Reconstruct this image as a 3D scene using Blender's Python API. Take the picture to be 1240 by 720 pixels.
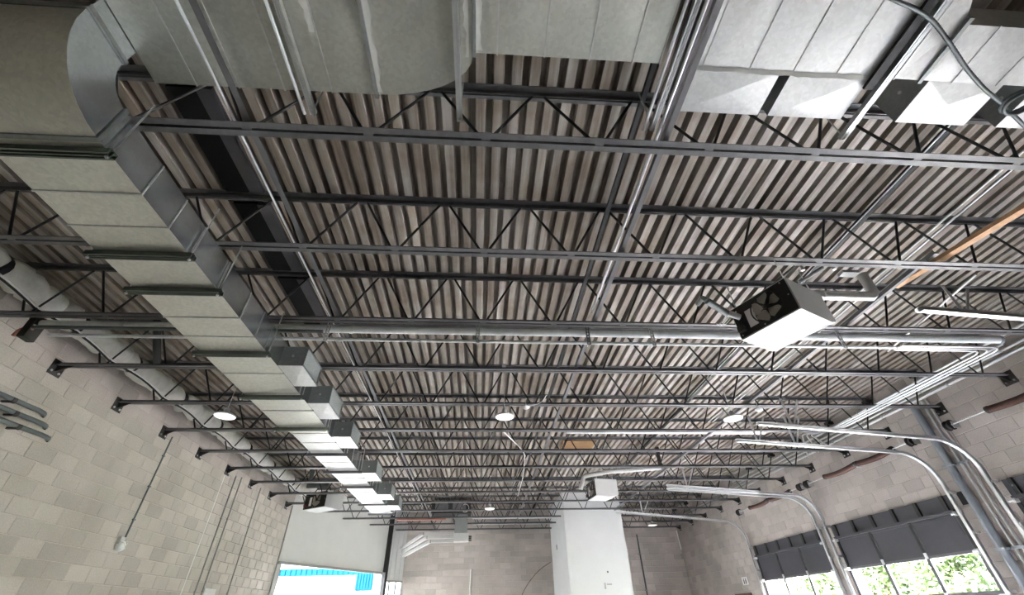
import bpy, bmesh, math, random
from mathutils import Vector, Matrix
random.seed(7)
R = math.radians
for o in list(bpy.data.objects): bpy.data.objects.remove(o)
SC = bpy.context.scene
COL = SC.collection

# ------------------------------------------------------------------ camera
YAW, PITCH, ROLL, FPX = 0.0797882, 0.6505571, -0.0266989, 511.0564
CZ = 1.65                                    # camera height above the floor
CAM = Vector((0, 0, CZ))
fw = Vector((math.sin(YAW)*math.cos(PITCH), math.cos(YAW)*math.cos(PITCH), math.sin(PITCH)))
rt0 = Vector((math.cos(YAW), -math.sin(YAW), 0)); up0 = rt0.cross(fw)
c_, s_ = math.cos(ROLL), math.sin(ROLL)
RT = c_*rt0 + s_*up0; UP = -s_*rt0 + c_*up0
cd = bpy.data.cameras.new('camera'); cam = bpy.data.objects.new('camera', cd); COL.objects.link(cam)
cd.sensor_width = 36; cd.lens = FPX/1240*36; cd.clip_start = 0.02; cd.clip_end = 500
m = Matrix((RT, UP, -fw)).transposed().to_4x4(); m.translation = CAM
cam.matrix_world = m
SC.camera = cam

def ray(u, v): return RT*((u-620)/FPX) + UP*((360-v)/FPX) + fw
def PX(u, v, x=None, y=None, z=None):        # photo pixel -> point on a plane of the building
    d = ray(u, v)
    t = x/d.x if x is not None else (y/d.y if y is not None else (z-CZ)/d.z)
    return CAM + d*t
def proj(P):
    q = Vector(P)-CAM; w = q.dot(fw)
    if w < .05: return None
    return (620+FPX*q.dot(RT)/w, 360-FPX*q.dot(UP)/w, w)

# ------------------------------------------------------------------ world, sun, exposure
W = bpy.data.worlds.new('world'); SC.world = W; W.use_nodes = True
nt = W.node_tree; nt.nodes.clear()
sky = nt.nodes.new('ShaderNodeTexSky'); sky.sky_type = 'NISHITA'; sky.sun_disc = False
sky.sun_elevation = R(48); sky.sun_rotation = R(205); sky.air_density = 1.0; sky.dust_density = 2.5; sky.ozone_density = .6
bg = nt.nodes.new('ShaderNodeBackground'); bg.inputs['Strength'].default_value = 1.7
wo = nt.nodes.new('ShaderNodeOutputWorld')
hs = nt.nodes.new('ShaderNodeHueSaturation'); hs.inputs['Saturation'].default_value = .35; nt.links.new(sky.outputs[0], hs.inputs['Color'])
nt.links.new(hs.outputs[0], bg.inputs[0]); nt.links.new(bg.outputs[0], wo.inputs[0])
sd = bpy.data.lights.new('sun', 'SUN'); sd.energy = 8.0; sd.angle = R(.6); sd.color = (1, .95, .88)
so = bpy.data.objects.new('sun', sd); COL.objects.link(so)
so.location = (-15, -15, 25)
so.rotation_euler = Vector((.28, .62, -.75)).to_track_quat('-Z', 'Y').to_euler()
SC.view_settings.view_transform = 'Standard'; SC.view_settings.look = 'None'
SC.view_settings.exposure = 3.6; SC.view_settings.gamma = 1.0; SC.view_settings.use_curve_mapping = False
try:
    SC.cycles.max_bounces = 12; SC.cycles.diffuse_bounces = 8; SC.cycles.glossy_bounces = 6
    SC.cycles.transparent_max_bounces = 16; SC.cycles.use_denoising = True
except Exception: pass

# ------------------------------------------------------------------ dimensions
XL, XR = -5.754, 8.171                        # side walls
YF, YB = 19.35, -7.0                          # far and back wall
JB = 4.50                                     # underside of the roof joists
DK = 5.23                                     # underside of the roof deck
JY = [1.8017 + 1.22548*i for i in range(15)]  # joist rows
CORNER = [(-5.754, 14.6), (-3.50, 18.75), (-2.90, 19.35)]   # cut-off corner with the entrance
DOORS = [(10.95, 14.05), (7.45, 10.55), (3.45, 6.50)]
LINTEL = 3.20

def portal(loc, w, h, normal):
    d = bpy.data.lights.new('daylight_portal', 'AREA'); d.shape = 'RECTANGLE'; d.size = w; d.size_y = h
    d.cycles.is_portal = True
    o = bpy.data.objects.new('daylight_portal', d); COL.objects.link(o)
    o.location = loc; o.rotation_euler = Vector(normal).to_track_quat('-Z', 'Y').to_euler()
for a, b in DOORS: portal((XR+.12, (a+b)/2, LINTEL/2), b-a, LINTEL, (-1, 0, 0))
portal((-4.66, 16.65, 1.55), 4.7, 3.1, (.88, -.47, 0))
BACK = []                # no openings in the wall behind the viewer
for a, b in BACK: portal(((a+b)/2, YB-.1, 1.7), b-a, 3.4, (0, 1, 0))

# ------------------------------------------------------------------ materials
MATS = {}
def newmat(name):
    mt = bpy.data.materials.new(name); mt.use_nodes = True
    b = mt.node_tree.nodes['Principled BSDF']; MATS[name] = mt
    return mt, mt.node_tree, b
def N(t, kind, **kw):
    n = t.nodes.new(kind)
    for k, v in kw.items():
        if k in n.inputs: n.inputs[k].default_value = v
        else: setattr(n, k, v)
    return n
def L(t, a, b): t.links.new(a, b)
def ramp(t, fac, stops):
    r = t.nodes.new('ShaderNodeValToRGB'); e = r.color_ramp.elements
    while len(e) < len(stops): e.new(.5)
    for el, (p, c) in zip(e, stops): el.position = p; el.color = (*c, 1)
    L(t, fac, r.inputs[0]); return r
def mixc(t, fac, a, b, mode='MIX'):
    n = t.nodes.new('ShaderNodeMix'); n.data_type = 'RGBA'; n.blend_type = mode
    for s, v in ((n.inputs[0], fac), (n.inputs[6], a), (n.inputs[7], b)):
        if hasattr(v, 'is_linked') or hasattr(v, 'links'): L(t, v, s)
        elif isinstance(v, (int, float)): s.default_value = v
        else: s.default_value = (*v, 1)
    return n.outputs[2]
def math_(t, op, a, b=None):
    n = t.nodes.new('ShaderNodeMath'); n.operation = op
    for s, v in ((n.inputs[0], a), (n.inputs[1], b)):
        if v is None: continue
        if isinstance(v, (int, float)): s.default_value = v
        else: L(t, v, s)
    return n.outputs[0]
def simple(name, col, rough=.5, metal=0., var=.0, scale=6., spec=.5, stretch=(1, 1, 1), bump=0., rvar=0.):
    mt, t, b = newmat(name)
    b.inputs['Roughness'].default_value = rough; b.inputs['Metallic'].default_value = metal
    b.inputs['Base Color'].default_value = (*col, 1); b.inputs['Specular IOR Level'].default_value = spec
    g = N(t, 'ShaderNodeNewGeometry'); mp = N(t, 'ShaderNodeMapping'); mp.inputs['Scale'].default_value = stretch
    L(t, g.outputs['Position'], mp.inputs[0])
    if var or bump or rvar:
        nz = N(t, 'ShaderNodeTexNoise', Scale=scale, Detail=5., Roughness=.6); L(t, mp.outputs[0], nz.inputs['Vector'])
        if var:
            lo = [max(0, c*(1-var)) for c in col]; hi = [min(1, c*(1+var)) for c in col]
            r = ramp(t, nz.outputs[0], [(.3, lo), (.7, hi)]); L(t, r.outputs[0], b.inputs['Base Color'])
        if rvar:
            mr = N(t, 'ShaderNodeMapRange'); mr.inputs['To Min'].default_value = max(.03, rough-rvar); mr.inputs['To Max'].default_value = rough+rvar
            mr.inputs['From Min'].default_value = .3; mr.inputs['From Max'].default_value = .7
            L(t, nz.outputs[0], mr.inputs[0]); L(t, mr.outputs[0], b.inputs['Roughness'])
        if bump:
            bp = N(t, 'ShaderNodeBump', Strength=bump, Distance=.01); L(t, nz.outputs[0], bp.inputs['Height']); L(t, bp.outputs[0], b.inputs['Normal'])
    return mt

def block_mat(name, axis):
    """painted concrete block: every block gets its own tone from its place in the running bond"""
    mt, t, b = newmat(name)
    g = N(t, 'ShaderNodeNewGeometry'); sp = N(t, 'ShaderNodeSeparateXYZ'); L(t, g.outputs['Position'], sp.inputs[0])
    row = math_(t, 'FLOOR', math_(t, 'DIVIDE', sp.outputs[2], .2))
    off = math_(t, 'MULTIPLY', math_(t, 'MODULO', row, 2.), .5)
    col = math_(t, 'FLOOR', math_(t, 'ADD', math_(t, 'DIVIDE', sp.outputs[axis], .4), off))
    cx = N(t, 'ShaderNodeCombineXYZ'); L(t, row, cx.inputs[0]); L(t, col, cx.inputs[1])
    wn = N(t, 'ShaderNodeTexWhiteNoise'); L(t, cx.outputs[0], wn.inputs['Vector'])
    r = ramp(t, wn.outputs['Value'], [(0, (.43, .388, .362)), (.35, (.475, .43, .403)), (.7, (.505, .458, .43)), (1, (.545, .497, .467))])
    nz = N(t, 'ShaderNodeTexNoise', Scale=1.1, Detail=4.); L(t, g.outputs['Position'], nz.inputs['Vector'])
    r2 = ramp(t, nz.outputs[0], [(.3, (.86, .85, .82)), (.7, (1.08, 1.07, 1.07))])
    c = mixc(t, 1., r.outputs[0], r2.outputs[0], 'MULTIPLY')
    n3 = N(t, 'ShaderNodeTexNoise', Scale=60., Detail=3.); L(t, g.outputs['Position'], n3.inputs['Vector'])
    r3 = ramp(t, n3.outputs[0], [(.3, (.9, .9, .9)), (.7, (1.06, 1.06, 1.06))])
    L(t, mixc(t, 1., c, r3.outputs[0], 'MULTIPLY'), b.inputs['Base Color'])
    bp = N(t, 'ShaderNodeBump', Strength=.35, Distance=.004); L(t, n3.outputs[0], bp.inputs['Height']); L(t, bp.outputs[0], b.inputs['Normal'])
    b.inputs['Roughness'].default_value = .85; b.inputs['Specular IOR Level'].default_value = .25
    return mt
block_mat('block_side', 1); block_mat('block_far', 0)
simple('mortar', (.50, .45, .41), .9, 0, .12, 9.)
simple('concrete_floor', (.74, .715, .69), .45, 0, .1, 2.)
simple('bond_beam', (.36, .325, .29), .85, 0, .15, 3., stretch=(1, .3, 3))

# steel deck: grey zinc primer with brown staining running along the flutes
mt, t, b = newmat('deck')
g = N(t, 'ShaderNodeNewGeometry'); mp = N(t, 'ShaderNodeMapping'); mp.inputs['Scale'].default_value = (9, .35, 9)
L(t, g.outputs['Position'], mp.inputs[0])
nz = N(t, 'ShaderNodeTexNoise', Scale=1.6, Detail=7., Roughness=.65); L(t, mp.outputs[0], nz.inputs['Vector'])
r1 = ramp(t, nz.outputs[0], [(.28, (.15, .127, .107)), (.45, (.32, .281, .25)), (.6, (.42, .39, .366)), (.78, (.57, .55, .535))])
n2 = N(t, 'ShaderNodeTexNoise', Scale=2.2, Detail=5.); L(t, g.outputs['Position'], n2.inputs['Vector'])
r2 = ramp(t, n2.outputs[0], [(.35, (.7, .64, .58)), (.55, (1, 1, 1))])
sp = N(t, 'ShaderNodeSeparateXYZ'); L(t, g.outputs['Position'], sp.inputs[0])
fl = math_(t, 'FLOOR', math_(t, 'DIVIDE', math_(t, 'ADD', sp.outputs[0], 20.1195), .15))
wn = N(t, 'ShaderNodeTexWhiteNoise', noise_dimensions='1D'); L(t, fl, wn.inputs['W'])
r3 = ramp(t, wn.outputs['Value'], [(0, (.72, .68, .63)), (.5, (.95, .93, .9)), (1, (1.15, 1.16, 1.18))])
c = mixc(t, 1., r1.outputs[0], r2.outputs[0], 'MULTIPLY'); c = mixc(t, 1., c, r3.outputs[0], 'MULTIPLY')
L(t, c, b.inputs['Base Color']); b.inputs['Roughness'].default_value = .55; b.inputs['Metallic'].default_value = .15

# galvanised sheet metal: spangle + oily clouds
def galv(name, col, rough, metal=.85, cloud=.25):
    mt, t, b = newmat(name)
    g = N(t, 'ShaderNodeNewGeometry')
    vo = N(t, 'ShaderNodeTexVoronoi', Scale=45.); L(t, g.outputs['Position'], vo.inputs['Vector'])
    sx = N(t, 'ShaderNodeSeparateColor'); L(t, vo.outputs['Color'], sx.inputs[0])
    nz = N(t, 'ShaderNodeTexNoise', Scale=1.7, Detail=5.); L(t, g.outputs['Position'], nz.inputs['Vector'])
    r = ramp(t, sx.outputs[0], [(0, [c*.93 for c in col]), (1, [min(1, c*1.06) for c in col])])
    r2 = ramp(t, nz.outputs[0], [(.3, (1-cloud,)*3), (.68, (1, 1, 1))])
    L(t, mixc(t, 1., r.outputs[0], r2.outputs[0], 'MULTIPLY'), b.inputs['Base Color'])
    mr = N(t, 'ShaderNodeMapRange'); mr.inputs['From Min'].default_value = .3; mr.inputs['From Max'].default_value = .7
    mr.inputs['To Min'].default_value = rough*.8; mr.inputs['To Max'].default_value = rough*1.25
    L(t, nz.outputs[0], mr.inputs[0]); L(t, mr.outputs[0], b.inputs['Roughness'])
    b.inputs['Metallic'].default_value = metal
    return mt
galv('galv', (.60, .61, .56), .42, .7)
galv('galv_cream', (.74, .735, .67), .45, .55, .15)  # creamier copy of galv; stronger light on the left duct put into its colour
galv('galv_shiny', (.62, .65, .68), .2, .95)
galv('galv_lit', (.62, .62, .615), .42, .5, .12)  # brighter copy of galv: reflected daylight put into the colour
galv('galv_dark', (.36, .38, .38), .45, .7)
simple('strut_green', (.15, .175, .15), .4, .6, .15)
simple('silver', (.72, .73, .74), .32, .85, .08, 12.)
simple('conduit', (.62, .62, .62), .38, .7, .08, 12.)
simple('joist_paint', (.115, .112, .118), .42, 0, .2, 14., rvar=.1)
simple('joist_web', (.02, .02, .022), .5, 0)
simple('black_steel', (.018, .017, .018), .55, 0, .2)
simple('void_black', (.005, .005, .005), .8, 0, 0, 6., .2)  # darkness of the void under the deck, put into the colour
simple('strip_grey', (.06, .057, .064), .6, .1, .15)
simple('plate_dark', (.045, .04, .038), .55, .2, .2)
simple('rib_grey', (.16, .155, .165), .5, .2, .15)
simple('white_paint', (.50, .50, .50), .4, 0, .03)
simple('drywall', (.52, .525, .53), .8, 0, .03, 2.)
simple('white_plastic', (.85, .85, .85), .35)
simple('insulation', (.72, .70, .66), .75, 0, .14, 7., bump=.6)
simple('pipe_pale', (.76, .78, .79), .45, .1, .08, 9.)
simple('pipe_grey', (.12, .135, .14), .45, .2, .1)
simple('pipe_bluegrey', (.31, .335, .365), .4, .4, .08)
simple('spring_brown', (.15, .085, .07), .5, .5, .15)
simple('door_panel', (.055, .053, .062), .5, 0, .08)
simple('door_frame', (.12, .115, .125), .45, .3)
simple('rust_tape', (.35, .12, .07), .7)
simple('brass', (.6, .4, .15), .35, .9)
simple('wood', (.62, .36, .20), .65, 0, .2, 5., stretch=(3, 3, 3))
simple('brown_card', (.22, .12, .05), .8, 0, .15)
simple('copper_red', (.50, .22, .16), .5, .3)
simple('grey_trim', (.30, .29, .28), .6)
simple('off_white_wall', (.60, .59, .585), .85, 0, .03, 2.)
simple('asphalt', (.45, .44, .42), .9, 0, .15)
simple('grass', (.08, .12, .04), .9, 0, .3)
simple('blue_siding', (.008, .055, .10), 1., spec=0.)
simple('leaf', (.075, .115, .038), .6, 0, .35, 3.)
simple('bark', (.10, .075, .05), .9, 0, .3)
simple('sign_white', (.82, .82, .8), .5)
simple('sign_black', (.03, .05, .05), .5)
simple('sealant', (.66, .66, .63), .6, 0, .1)
simple('fan_grey', (.30, .28, .25), .4, .5)
simple('fan_red', (.22, .05, .04), .5)
def glass(name, tint):
    mt = bpy.data.materials.new(name); mt.use_nodes = True; t = mt.node_tree; t.nodes.clear(); MATS[name] = mt
    o = N(t, 'ShaderNodeOutputMaterial'); tr = N(t, 'ShaderNodeBsdfTransparent'); tr.inputs[0].default_value = (*tint, 1)
    gl = N(t, 'ShaderNodeBsdfGlossy'); gl.inputs['Roughness'].default_value = .03
    lw = N(t, 'ShaderNodeLayerWeight', Blend=.5); mx = N(t, 'ShaderNodeMixShader')
    fr = math_(t, 'ADD', math_(t, 'MULTIPLY', math_(t, 'POWER', lw.outputs['Facing'], 5.), .85), .04)
    L(t, fr, mx.inputs[0]); L(t, tr.outputs[0], mx.inputs[1]); L(t, gl.outputs[0], mx.inputs[2]); L(t, mx.outputs[0], o.inputs[0])
glass('glass', (.945, .945, .935)); glass('glass_dimmed', (.42, .43, .43))  # second tint made up to cut the daylight through the corner entrance panes
mt, t, b = newmat('lamp_lens')
b.inputs['Base Color'].default_value = (.9, .9, .9, 1); b.inputs['Emission Color'].default_value = (1, .97, .95, 1); b.inputs['Emission Strength'].default_value = .12

# ------------------------------------------------------------------ mesh helpers
class MB:
    def __init__(s): s.v = []; s.f = []; s.sm = []
    def add(s, vs, fs, smooth=False):
        k = len(s.v); s.v += [Vector(p) for p in vs]; s.f += [tuple(i+k for i in f) for f in fs]; s.sm += [smooth]*len(fs)
        return s
    def box(s, lo, hi):
        (a, b, c), (d, e, f) = lo, hi
        return s.add([(a,b,c),(d,b,c),(d,e,c),(a,e,c),(a,b,f),(d,b,f),(d,e,f),(a,e,f)],
                     [(0,3,2,1),(4,5,6,7),(0,1,5,4),(1,2,6,5),(2,3,7,6),(3,0,4,7)])
    def obox(s, c, ax, ay, az):
        c, ax, ay, az = map(Vector, (c, ax, ay, az)); vs = []
        for k in (-1, 1):
            for i, j in ((-1,-1),(1,-1),(1,1),(-1,1)): vs.append(c + ax*i + ay*j + az*k)
        return s.add(vs, [(0,3,2,1),(4,5,6,7),(0,1,5,4),(1,2,6,5),(2,3,7,6),(3,0,4,7)])
    def bar(s, a, b, w, h, up=(0,0,1)):
        a, b, up = Vector(a), Vector(b), Vector(up); d = (b-a); ln = d.length; d.normalize()
        sd = d.cross(up)
        if sd.length < 1e-4: sd = d.cross(Vector((1,0,0)))
        sd.normalize(); u = sd.cross(d)
        return s.obox((a+b)/2, d*(ln/2), sd*(w/2), u*(h/2))
    def tube(s, pts, r, n=10, cap=True, closed=False):
        pts = [Vector(p) for p in pts]; rr = r if isinstance(r, (list, tuple)) else [r]*len(pts)
        vs = []; m = len(pts); prev = None
        for i, p in enumerate(pts):
            if closed: d = pts[(i+1) % m]-pts[i-1]
            else: d = pts[min(i+1, m-1)]-pts[max(i-1, 0)]
            d.normalize()
            if prev is None:
                x = d.cross(Vector((0,0,1)))
                if x.length < 1e-3: x = d.cross(Vector((1,0,0)))
            else: x = prev - d*prev.dot(d)
            x.normalize(); prev = x; y = d.cross(x)
            for k in range(n):
                a = 2*math.pi*k/n; vs.append(p + (x*math.cos(a)+y*math.sin(a))*rr[i])
        fs = []
        for i in range(m if closed else m-1):
            j = (i+1) % m
            for k in range(n): fs.append((i*n+k, i*n+(k+1) % n, j*n+(k+1) % n, j*n+k))
        s.add(vs, fs, True)
        if cap and not closed:
            k0 = len(s.v)-len(vs)
            s.f += [tuple(k0+k for k in range(n))[::-1], tuple(k0+(m-1)*n+k for k in range(n))]; s.sm += [False]*2
        return s
    def lathe(s, base, axis, prof, n=20):
        base, ax = Vector(base), Vector(axis).normalized(); x = ax.orthogonal().normalized(); y = ax.cross(x); vs = []; fs = []
        for (r, h) in prof:
            for k in range(n):
                a = 2*math.pi*k/n; vs.append(base + ax*h + (x*math.cos(a)+y*math.sin(a))*max(r, 1e-4))
        for i in range(len(prof)-1):
            for k in range(n): fs.append((i*n+k, i*n+(k+1) % n, (i+1)*n+(k+1) % n, (i+1)*n+k))
        return s.add(vs, fs, True)
    def prism(s, poly, vec):
        v = Vector(vec); poly = [Vector(p) for p in poly]; n = len(poly)
        return s.add(poly+[p+v for p in poly], [tuple(range(n))[::-1], tuple(range(n, 2*n))]+[(i, (i+1) % n, (i+1) % n+n, i+n) for i in range(n)])
    def build(s, name, mat, parent=None, origin=None):
        o = Vector(origin) if origin is not None else (Vector(parent['_o']) if parent is not None and '_o' in parent else Vector((0, 0, 0)))
        used = sorted({i for q in s.f for i in q}); ix = {a: b for b, a in enumerate(used)}
        me = bpy.data.meshes.new(name); me.from_pydata([tuple(s.v[i]-o) for i in used], [], [tuple(ix[i] for i in q) for q in s.f])
        me.validate(); me.materials.append(MATS[mat])
        if any(s.sm):
            me.polygons.foreach_set('use_smooth', s.sm[:len(me.polygons)]); me.set_sharp_from_angle(angle=R(50))
        me.update()
        ob = bpy.data.objects.new(name, me); COL.objects.link(ob)
        if parent is not None: ob.parent = parent; ob['_o'] = tuple(o)
        else: ob.location = o; ob['_o'] = tuple(o)
        return ob
def tag(o, label=None, cat=None, group=None, kind=None):
    if label: o['label'] = label
    if cat: o['category'] = cat
    if group: o['group'] = group
    if kind: o['kind'] = kind
    return o
def empty(name, loc, label=None, cat=None, group=None, kind=None):
    o = bpy.data.objects.new(name, None); COL.objects.link(o); o.location = loc; o['_o'] = tuple(loc); o.empty_display_size = .1
    return tag(o, label, cat, group, kind)
KIDS = {}
def copy_tree(o, parent=None):
    c = o.copy(); COL.objects.link(c)
    if parent is not None: c.parent = parent
    for ch in o.children: copy_tree(ch, c)
    return c
def bend(pts, rad, n=6):
    """round the corners of a polyline"""
    pts = [Vector(p) for p in pts]; out = [pts[0]]
    for i in range(1, len(pts)-1):
        a, b, c = pts[i-1], pts[i], pts[i+1]; d1 = (a-b).normalized(); d2 = (c-b).normalized()
        r = min(rad, (a-b).length*.48, (c-b).length*.48)
        p0, p1 = b+d1*r, b+d2*r
        for k in range(n+1):
            t = k/n; out.append(p0*(1-t)**2 + b*2*t*(1-t) + p1*t*t)
    out.append(pts[-1]); return out

# ------------------------------------------------------------------ setting
f = MB().box((XL-.3, YB-.3, -.15), (XR+.2, YF+.3, 0)).build('floor', 'concrete_floor')
tag(f, 'plain grey concrete floor of the empty workshop', 'floor', kind='structure')
g_ = MB().box((-60, -60, -.4), (90, 90, -.16)).build('ground', 'asphalt'); tag(g_, 'pale paved yard outside the building', 'ground', kind='structure')

def clip_rects(u0, u1, z0, z1, holes):
    """cut a block by openings; returns the rectangles that are left"""
    rs = [(u0, u1, z0, z1)]
    for (a, b, c, d) in holes:
        nr = []
        for (p, q, r_, s2) in rs:
            if q <= a or p >= b or s2 <= c or r_ >= d: nr.append((p, q, r_, s2)); continue
            if p < a: nr.append((p, a, r_, s2))
            if q > b: nr.append((b, q, r_, s2))
            if s2 > d: nr.append((max(p, a), min(q, b), d, s2))
            if r_ < c: nr.append((max(p, a), min(q, b), r_, c))
        rs = nr
    return [r_ for r_ in rs if r_[1]-r_[0] > .03 and r_[3]-r_[2] > .03]
BLK = {}
def block_mesh(w, h, mat):
    k = (round(w, 3), round(h, 3), mat)
    if k not in BLK:
        a, b2, e, d = w/2-.004, h/2-.004, .005, .006
        me = bpy.data.meshes.new('block')
        me.from_pydata([(0,-a,-b2),(0,a,-b2),(0,a,b2),(0,-a,b2),(d,-a+e,-b2+e),(d,a-e,-b2+e),(d,a-e,b2-e),(d,-a+e,b2-e)], [],
                       [(4,5,6,7),(0,1,5,4),(1,2,6,5),(2,3,7,6),(3,0,4,7)])
        me.materials.append(MATS[mat]); BLK[k] = me
    return BLK[k]
def blockwork(parent, mat, origin_fn, rot, u0, u1, z0, z1, holes, limit=300):
    """origin_fn(u,z) -> world point on the wall face; rot turns local +x into the room"""
    cells = []
    nz = int(math.ceil((z1-z0)/.2))
    for r_ in range(nz):
        za, zb = z0+r_*.2, min(z1, z0+(r_+1)*.2)
        row = math.floor((za+.01)/.2); sh = .2 if row % 2 else 0.
        k0 = math.floor((u0+sh)/.4)-1
        for k in range(k0, int((u1+sh)/.4)+2):
            a, b = max(u0, k*.4-sh), min(u1, (k+1)*.4-sh)
            if b-a < .04: continue
            for q in clip_rects(a, b, za, zb, holes): cells.append(q)
    sc = []
    for (a, b, c, d) in cells:
        P = origin_fn((a+b)/2, (c+d)/2); q = proj(P)
        vis = q and -30 < q[0] < 1270 and -30 < q[1] < 750
        sc.append(((1 if vis else 0), (1/q[2] if q else 0), a, b, c, d))
    sc.sort(reverse=True)
    rest = MB()
    o0 = Vector(parent['_o'])
    rm = Matrix.Rotation(rot, 4, 'Z')
    for i, (vis, _, a, b, c, d) in enumerate(sc):
        P = origin_fn((a+b)/2, (c+d)/2); me = block_mesh(b-a, d-c, mat)
        if vis and i < limit:
            ob = bpy.data.objects.new('block', me); COL.objects.link(ob); ob.parent = parent
            ob.location = P-o0; ob.rotation_euler = (0, 0, rot)
        else:
            rest.add([rm @ v.co + P for v in me.vertices], [tuple(p.vertices) for p in me.polygons])
    if rest.v:
        o = rest.build('blockwork', mat, parent); o['kind'] = 'stuff'

# left wall
wl = MB().box((XL-.2, YB, 0), (XL, 14.6, DK+.1)).build('wall_left', 'mortar'); tag(wl, 'long painted concrete block wall on the left', 'wall', kind='structure')
blockwork(wl, 'block_side', lambda u, z: Vector((XL, u, z)), 0., YB, 14.6, 0, 5.2, [])
# right wall with door openings
HO = [(a+.03, b-.03, -.1, LINTEL) for a, b in DOORS] + [(14.95, 15.95, -.1, 2.12)]
wr = MB()
ys = sorted([YB] + [v for h in HO for v in h[:2]] + [YF])
for i in range(len(ys)-1):
    a, b = ys[i], ys[i+1]; hole = [h for h in HO if h[0] <= (a+b)/2 <= h[1]]
    wr.box((XR, a, hole[0][3] if hole else 0), (XR+.2, b, DK+.1))
wr = wr.build('wall_right', 'mortar'); tag(wr, 'painted concrete block wall on the right with overhead doors', 'wall', kind='structure')
blockwork(wr, 'block_side', lambda u, z: Vector((XR, u, z)), math.pi, YB, YF, 0, 5.2, HO)
# far wall
wf = MB().box((-2.9, YF, 0), (XR, YF+.2, DK+.1)).build('wall_far', 'mortar'); tag(wf, 'far painted concrete block wall at the end of the hall', 'wall', kind='structure')
blockwork(wf, 'block_far', lambda u, z: Vector((u, YF, z)), -math.pi/2, -2.9, XR, 0, 5.2, [])
# back wall behind the viewer
wb = MB().box((XL-.2, YB-.2, 3.4), (XR+.2, YB, DK+.1))
xs_ = [XL-.2]+[v for q in BACK for v in q]+[XR+.2]
for k in range(0, len(xs_), 2): wb.box((xs_[k], YB-.2, 0), (xs_[k+1], YB, 3.4))
wb = wb.build('wall_back', 'mortar'); tag(wb, 'painted block wall behind the viewer', 'wall', kind='structure')
# cut-off corner: plain white wall above the entrance opening
A, B, Cc = [Vector((x, y, 0)) for x, y in CORNER]
d1 = (B-A).normalized(); n1 = Vector((d1.y, -d1.x, 0))           # into the room
OPZ = CZ+1.43
wd = empty('wall_diagonal', A, 'smooth white wall across the corner above the bright entrance opening', 'wall', kind='structure')
MB().prism([A+Vector((0,0,OPZ)), B+Vector((0,0,OPZ)), B+Vector((0,0,DK+.1)), A+Vector((0,0,DK+.1))], -n1*.15).build('wall_panel', 'off_white_wall', wd)
MB().bar(A+n1*.02+Vector((0,0,OPZ)), B+n1*.02+Vector((0,0,OPZ)), .08, .07).build('header_trim', 'grey_trim', wd)
o = MB().bar(B+n1*.06, B+n1*.06+Vector((0,0,DK)), .13, .13, up=(d1.x, d1.y, 0)).build('trim_1', 'black_steel'); tag(o, 'dark steel corner post beside the white entrance wall', 'post', kind='structure')
for s, (P, Q) in enumerate(((A, A+d1*.14),)):
    MB().prism([P, Q, Q+Vector((0,0,OPZ)), P+Vector((0,0,OPZ))], -n1*.12).build('jamb', 'white_paint', wd)
# entrance glazing frame in the opening
w1 = empty('window_1', A+d1*.14, 'tall bright glazed entrance opening under the white corner wall', 'window', kind='structure')
pa, pb = A+d1*.14-n1*.08, B-n1*.08
MB().prism([pa, pb, pb+Vector((0,0,OPZ)), pa+Vector((0,0,OPZ))], -n1*.008).build('pane', 'glass_dimmed', w1)
for q in (pa, pb): MB().bar(q, q+Vector((0,0,OPZ)), .07, .09, up=d1).build('frame', 'white_paint', w1)
# short return facet with tall narrow windows
d2 = (Cc-B).normalized(); n2 = Vector((d2.y, -d2.x, 0))
w2 = empty('wall_corner_return', B, 'narrow white wall facet with tall windows beside the entrance', 'wall', kind='structure')
MB().prism([B+Vector((0,0,2.85)), Cc+Vector((0,0,2.85)), Cc+Vector((0,0,DK+.1)), B+Vector((0,0,DK+.1))], -n2*.15).build('wall_panel', 'off_white_wall', w2)
MB().bar(B+n2*.02+Vector((0,0,2.85)), Cc+n2*.02+Vector((0,0,2.85)), .06, .06).build('header_trim', 'grey_trim', w2)
for k in range(4):
    P = B+d2*((Cc-B).length*k/3); MB().bar(P, P+Vector((0,0,2.85)), .05, .07, up=d2).build('mullion', 'white_paint', w2)
MB().prism([B, Cc, Cc+Vector((0,0,2.85)), B+Vector((0,0,2.85))], -n2*.008).build('pane', 'glass_dimmed', w2)
for k in (.3, .55, .8):
    P = B+d2*((Cc-B).length*k)+n2*.01; MB().bar(P+Vector((0,0,2.9)), P+Vector((0,0,DK)), .02, .02, up=d2).build('batten', 'white_paint', w2)

# ceiling: steel deck, one object per sheet (six flutes each)
ce = empty('ceiling', (XL, YB, DK), 'fluted steel roof deck with brown staining', 'ceiling', kind='structure')
PITCH_D, X0 = .15, -.1195-.15*40
def deck_sheet(i):
    x0 = X0+i*6*PITCH_D; prof = []
    for k in range(6):
        a = x0+k*PITCH_D
        prof += [(a, 0), (a+.004, -.003), (a+.082, -.003), (a+.086, 0), (a+.094, .108), (a+.142, .108)]
    prof += [(x0+6*PITCH_D, 0), (x0+6*PITCH_D+.002, -.007), (x0+6*PITCH_D+.012, -.007)]
    m = MB(); vs = []; fs = []
    for (x, z) in prof: vs += [(x, YB, DK+z), (x, YF+.1, DK+z)]
    for k in range(len(prof)-1): fs.append((2*k, 2*k+2, 2*k+3, 2*k+1))
    m.add(vs, fs); return m
i = 0
while X0+i*.9 < XR:
    if X0+(i+1)*.9 > XL-.2: deck_sheet(i).build('deck_sheet', 'deck', ce)
    i += 1
MB().box((XL-.3, YB-.3, DK+.14), (XR+.3, YF+.3, DK+.2)).build('roof_board', 'mortar', ce)

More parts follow.
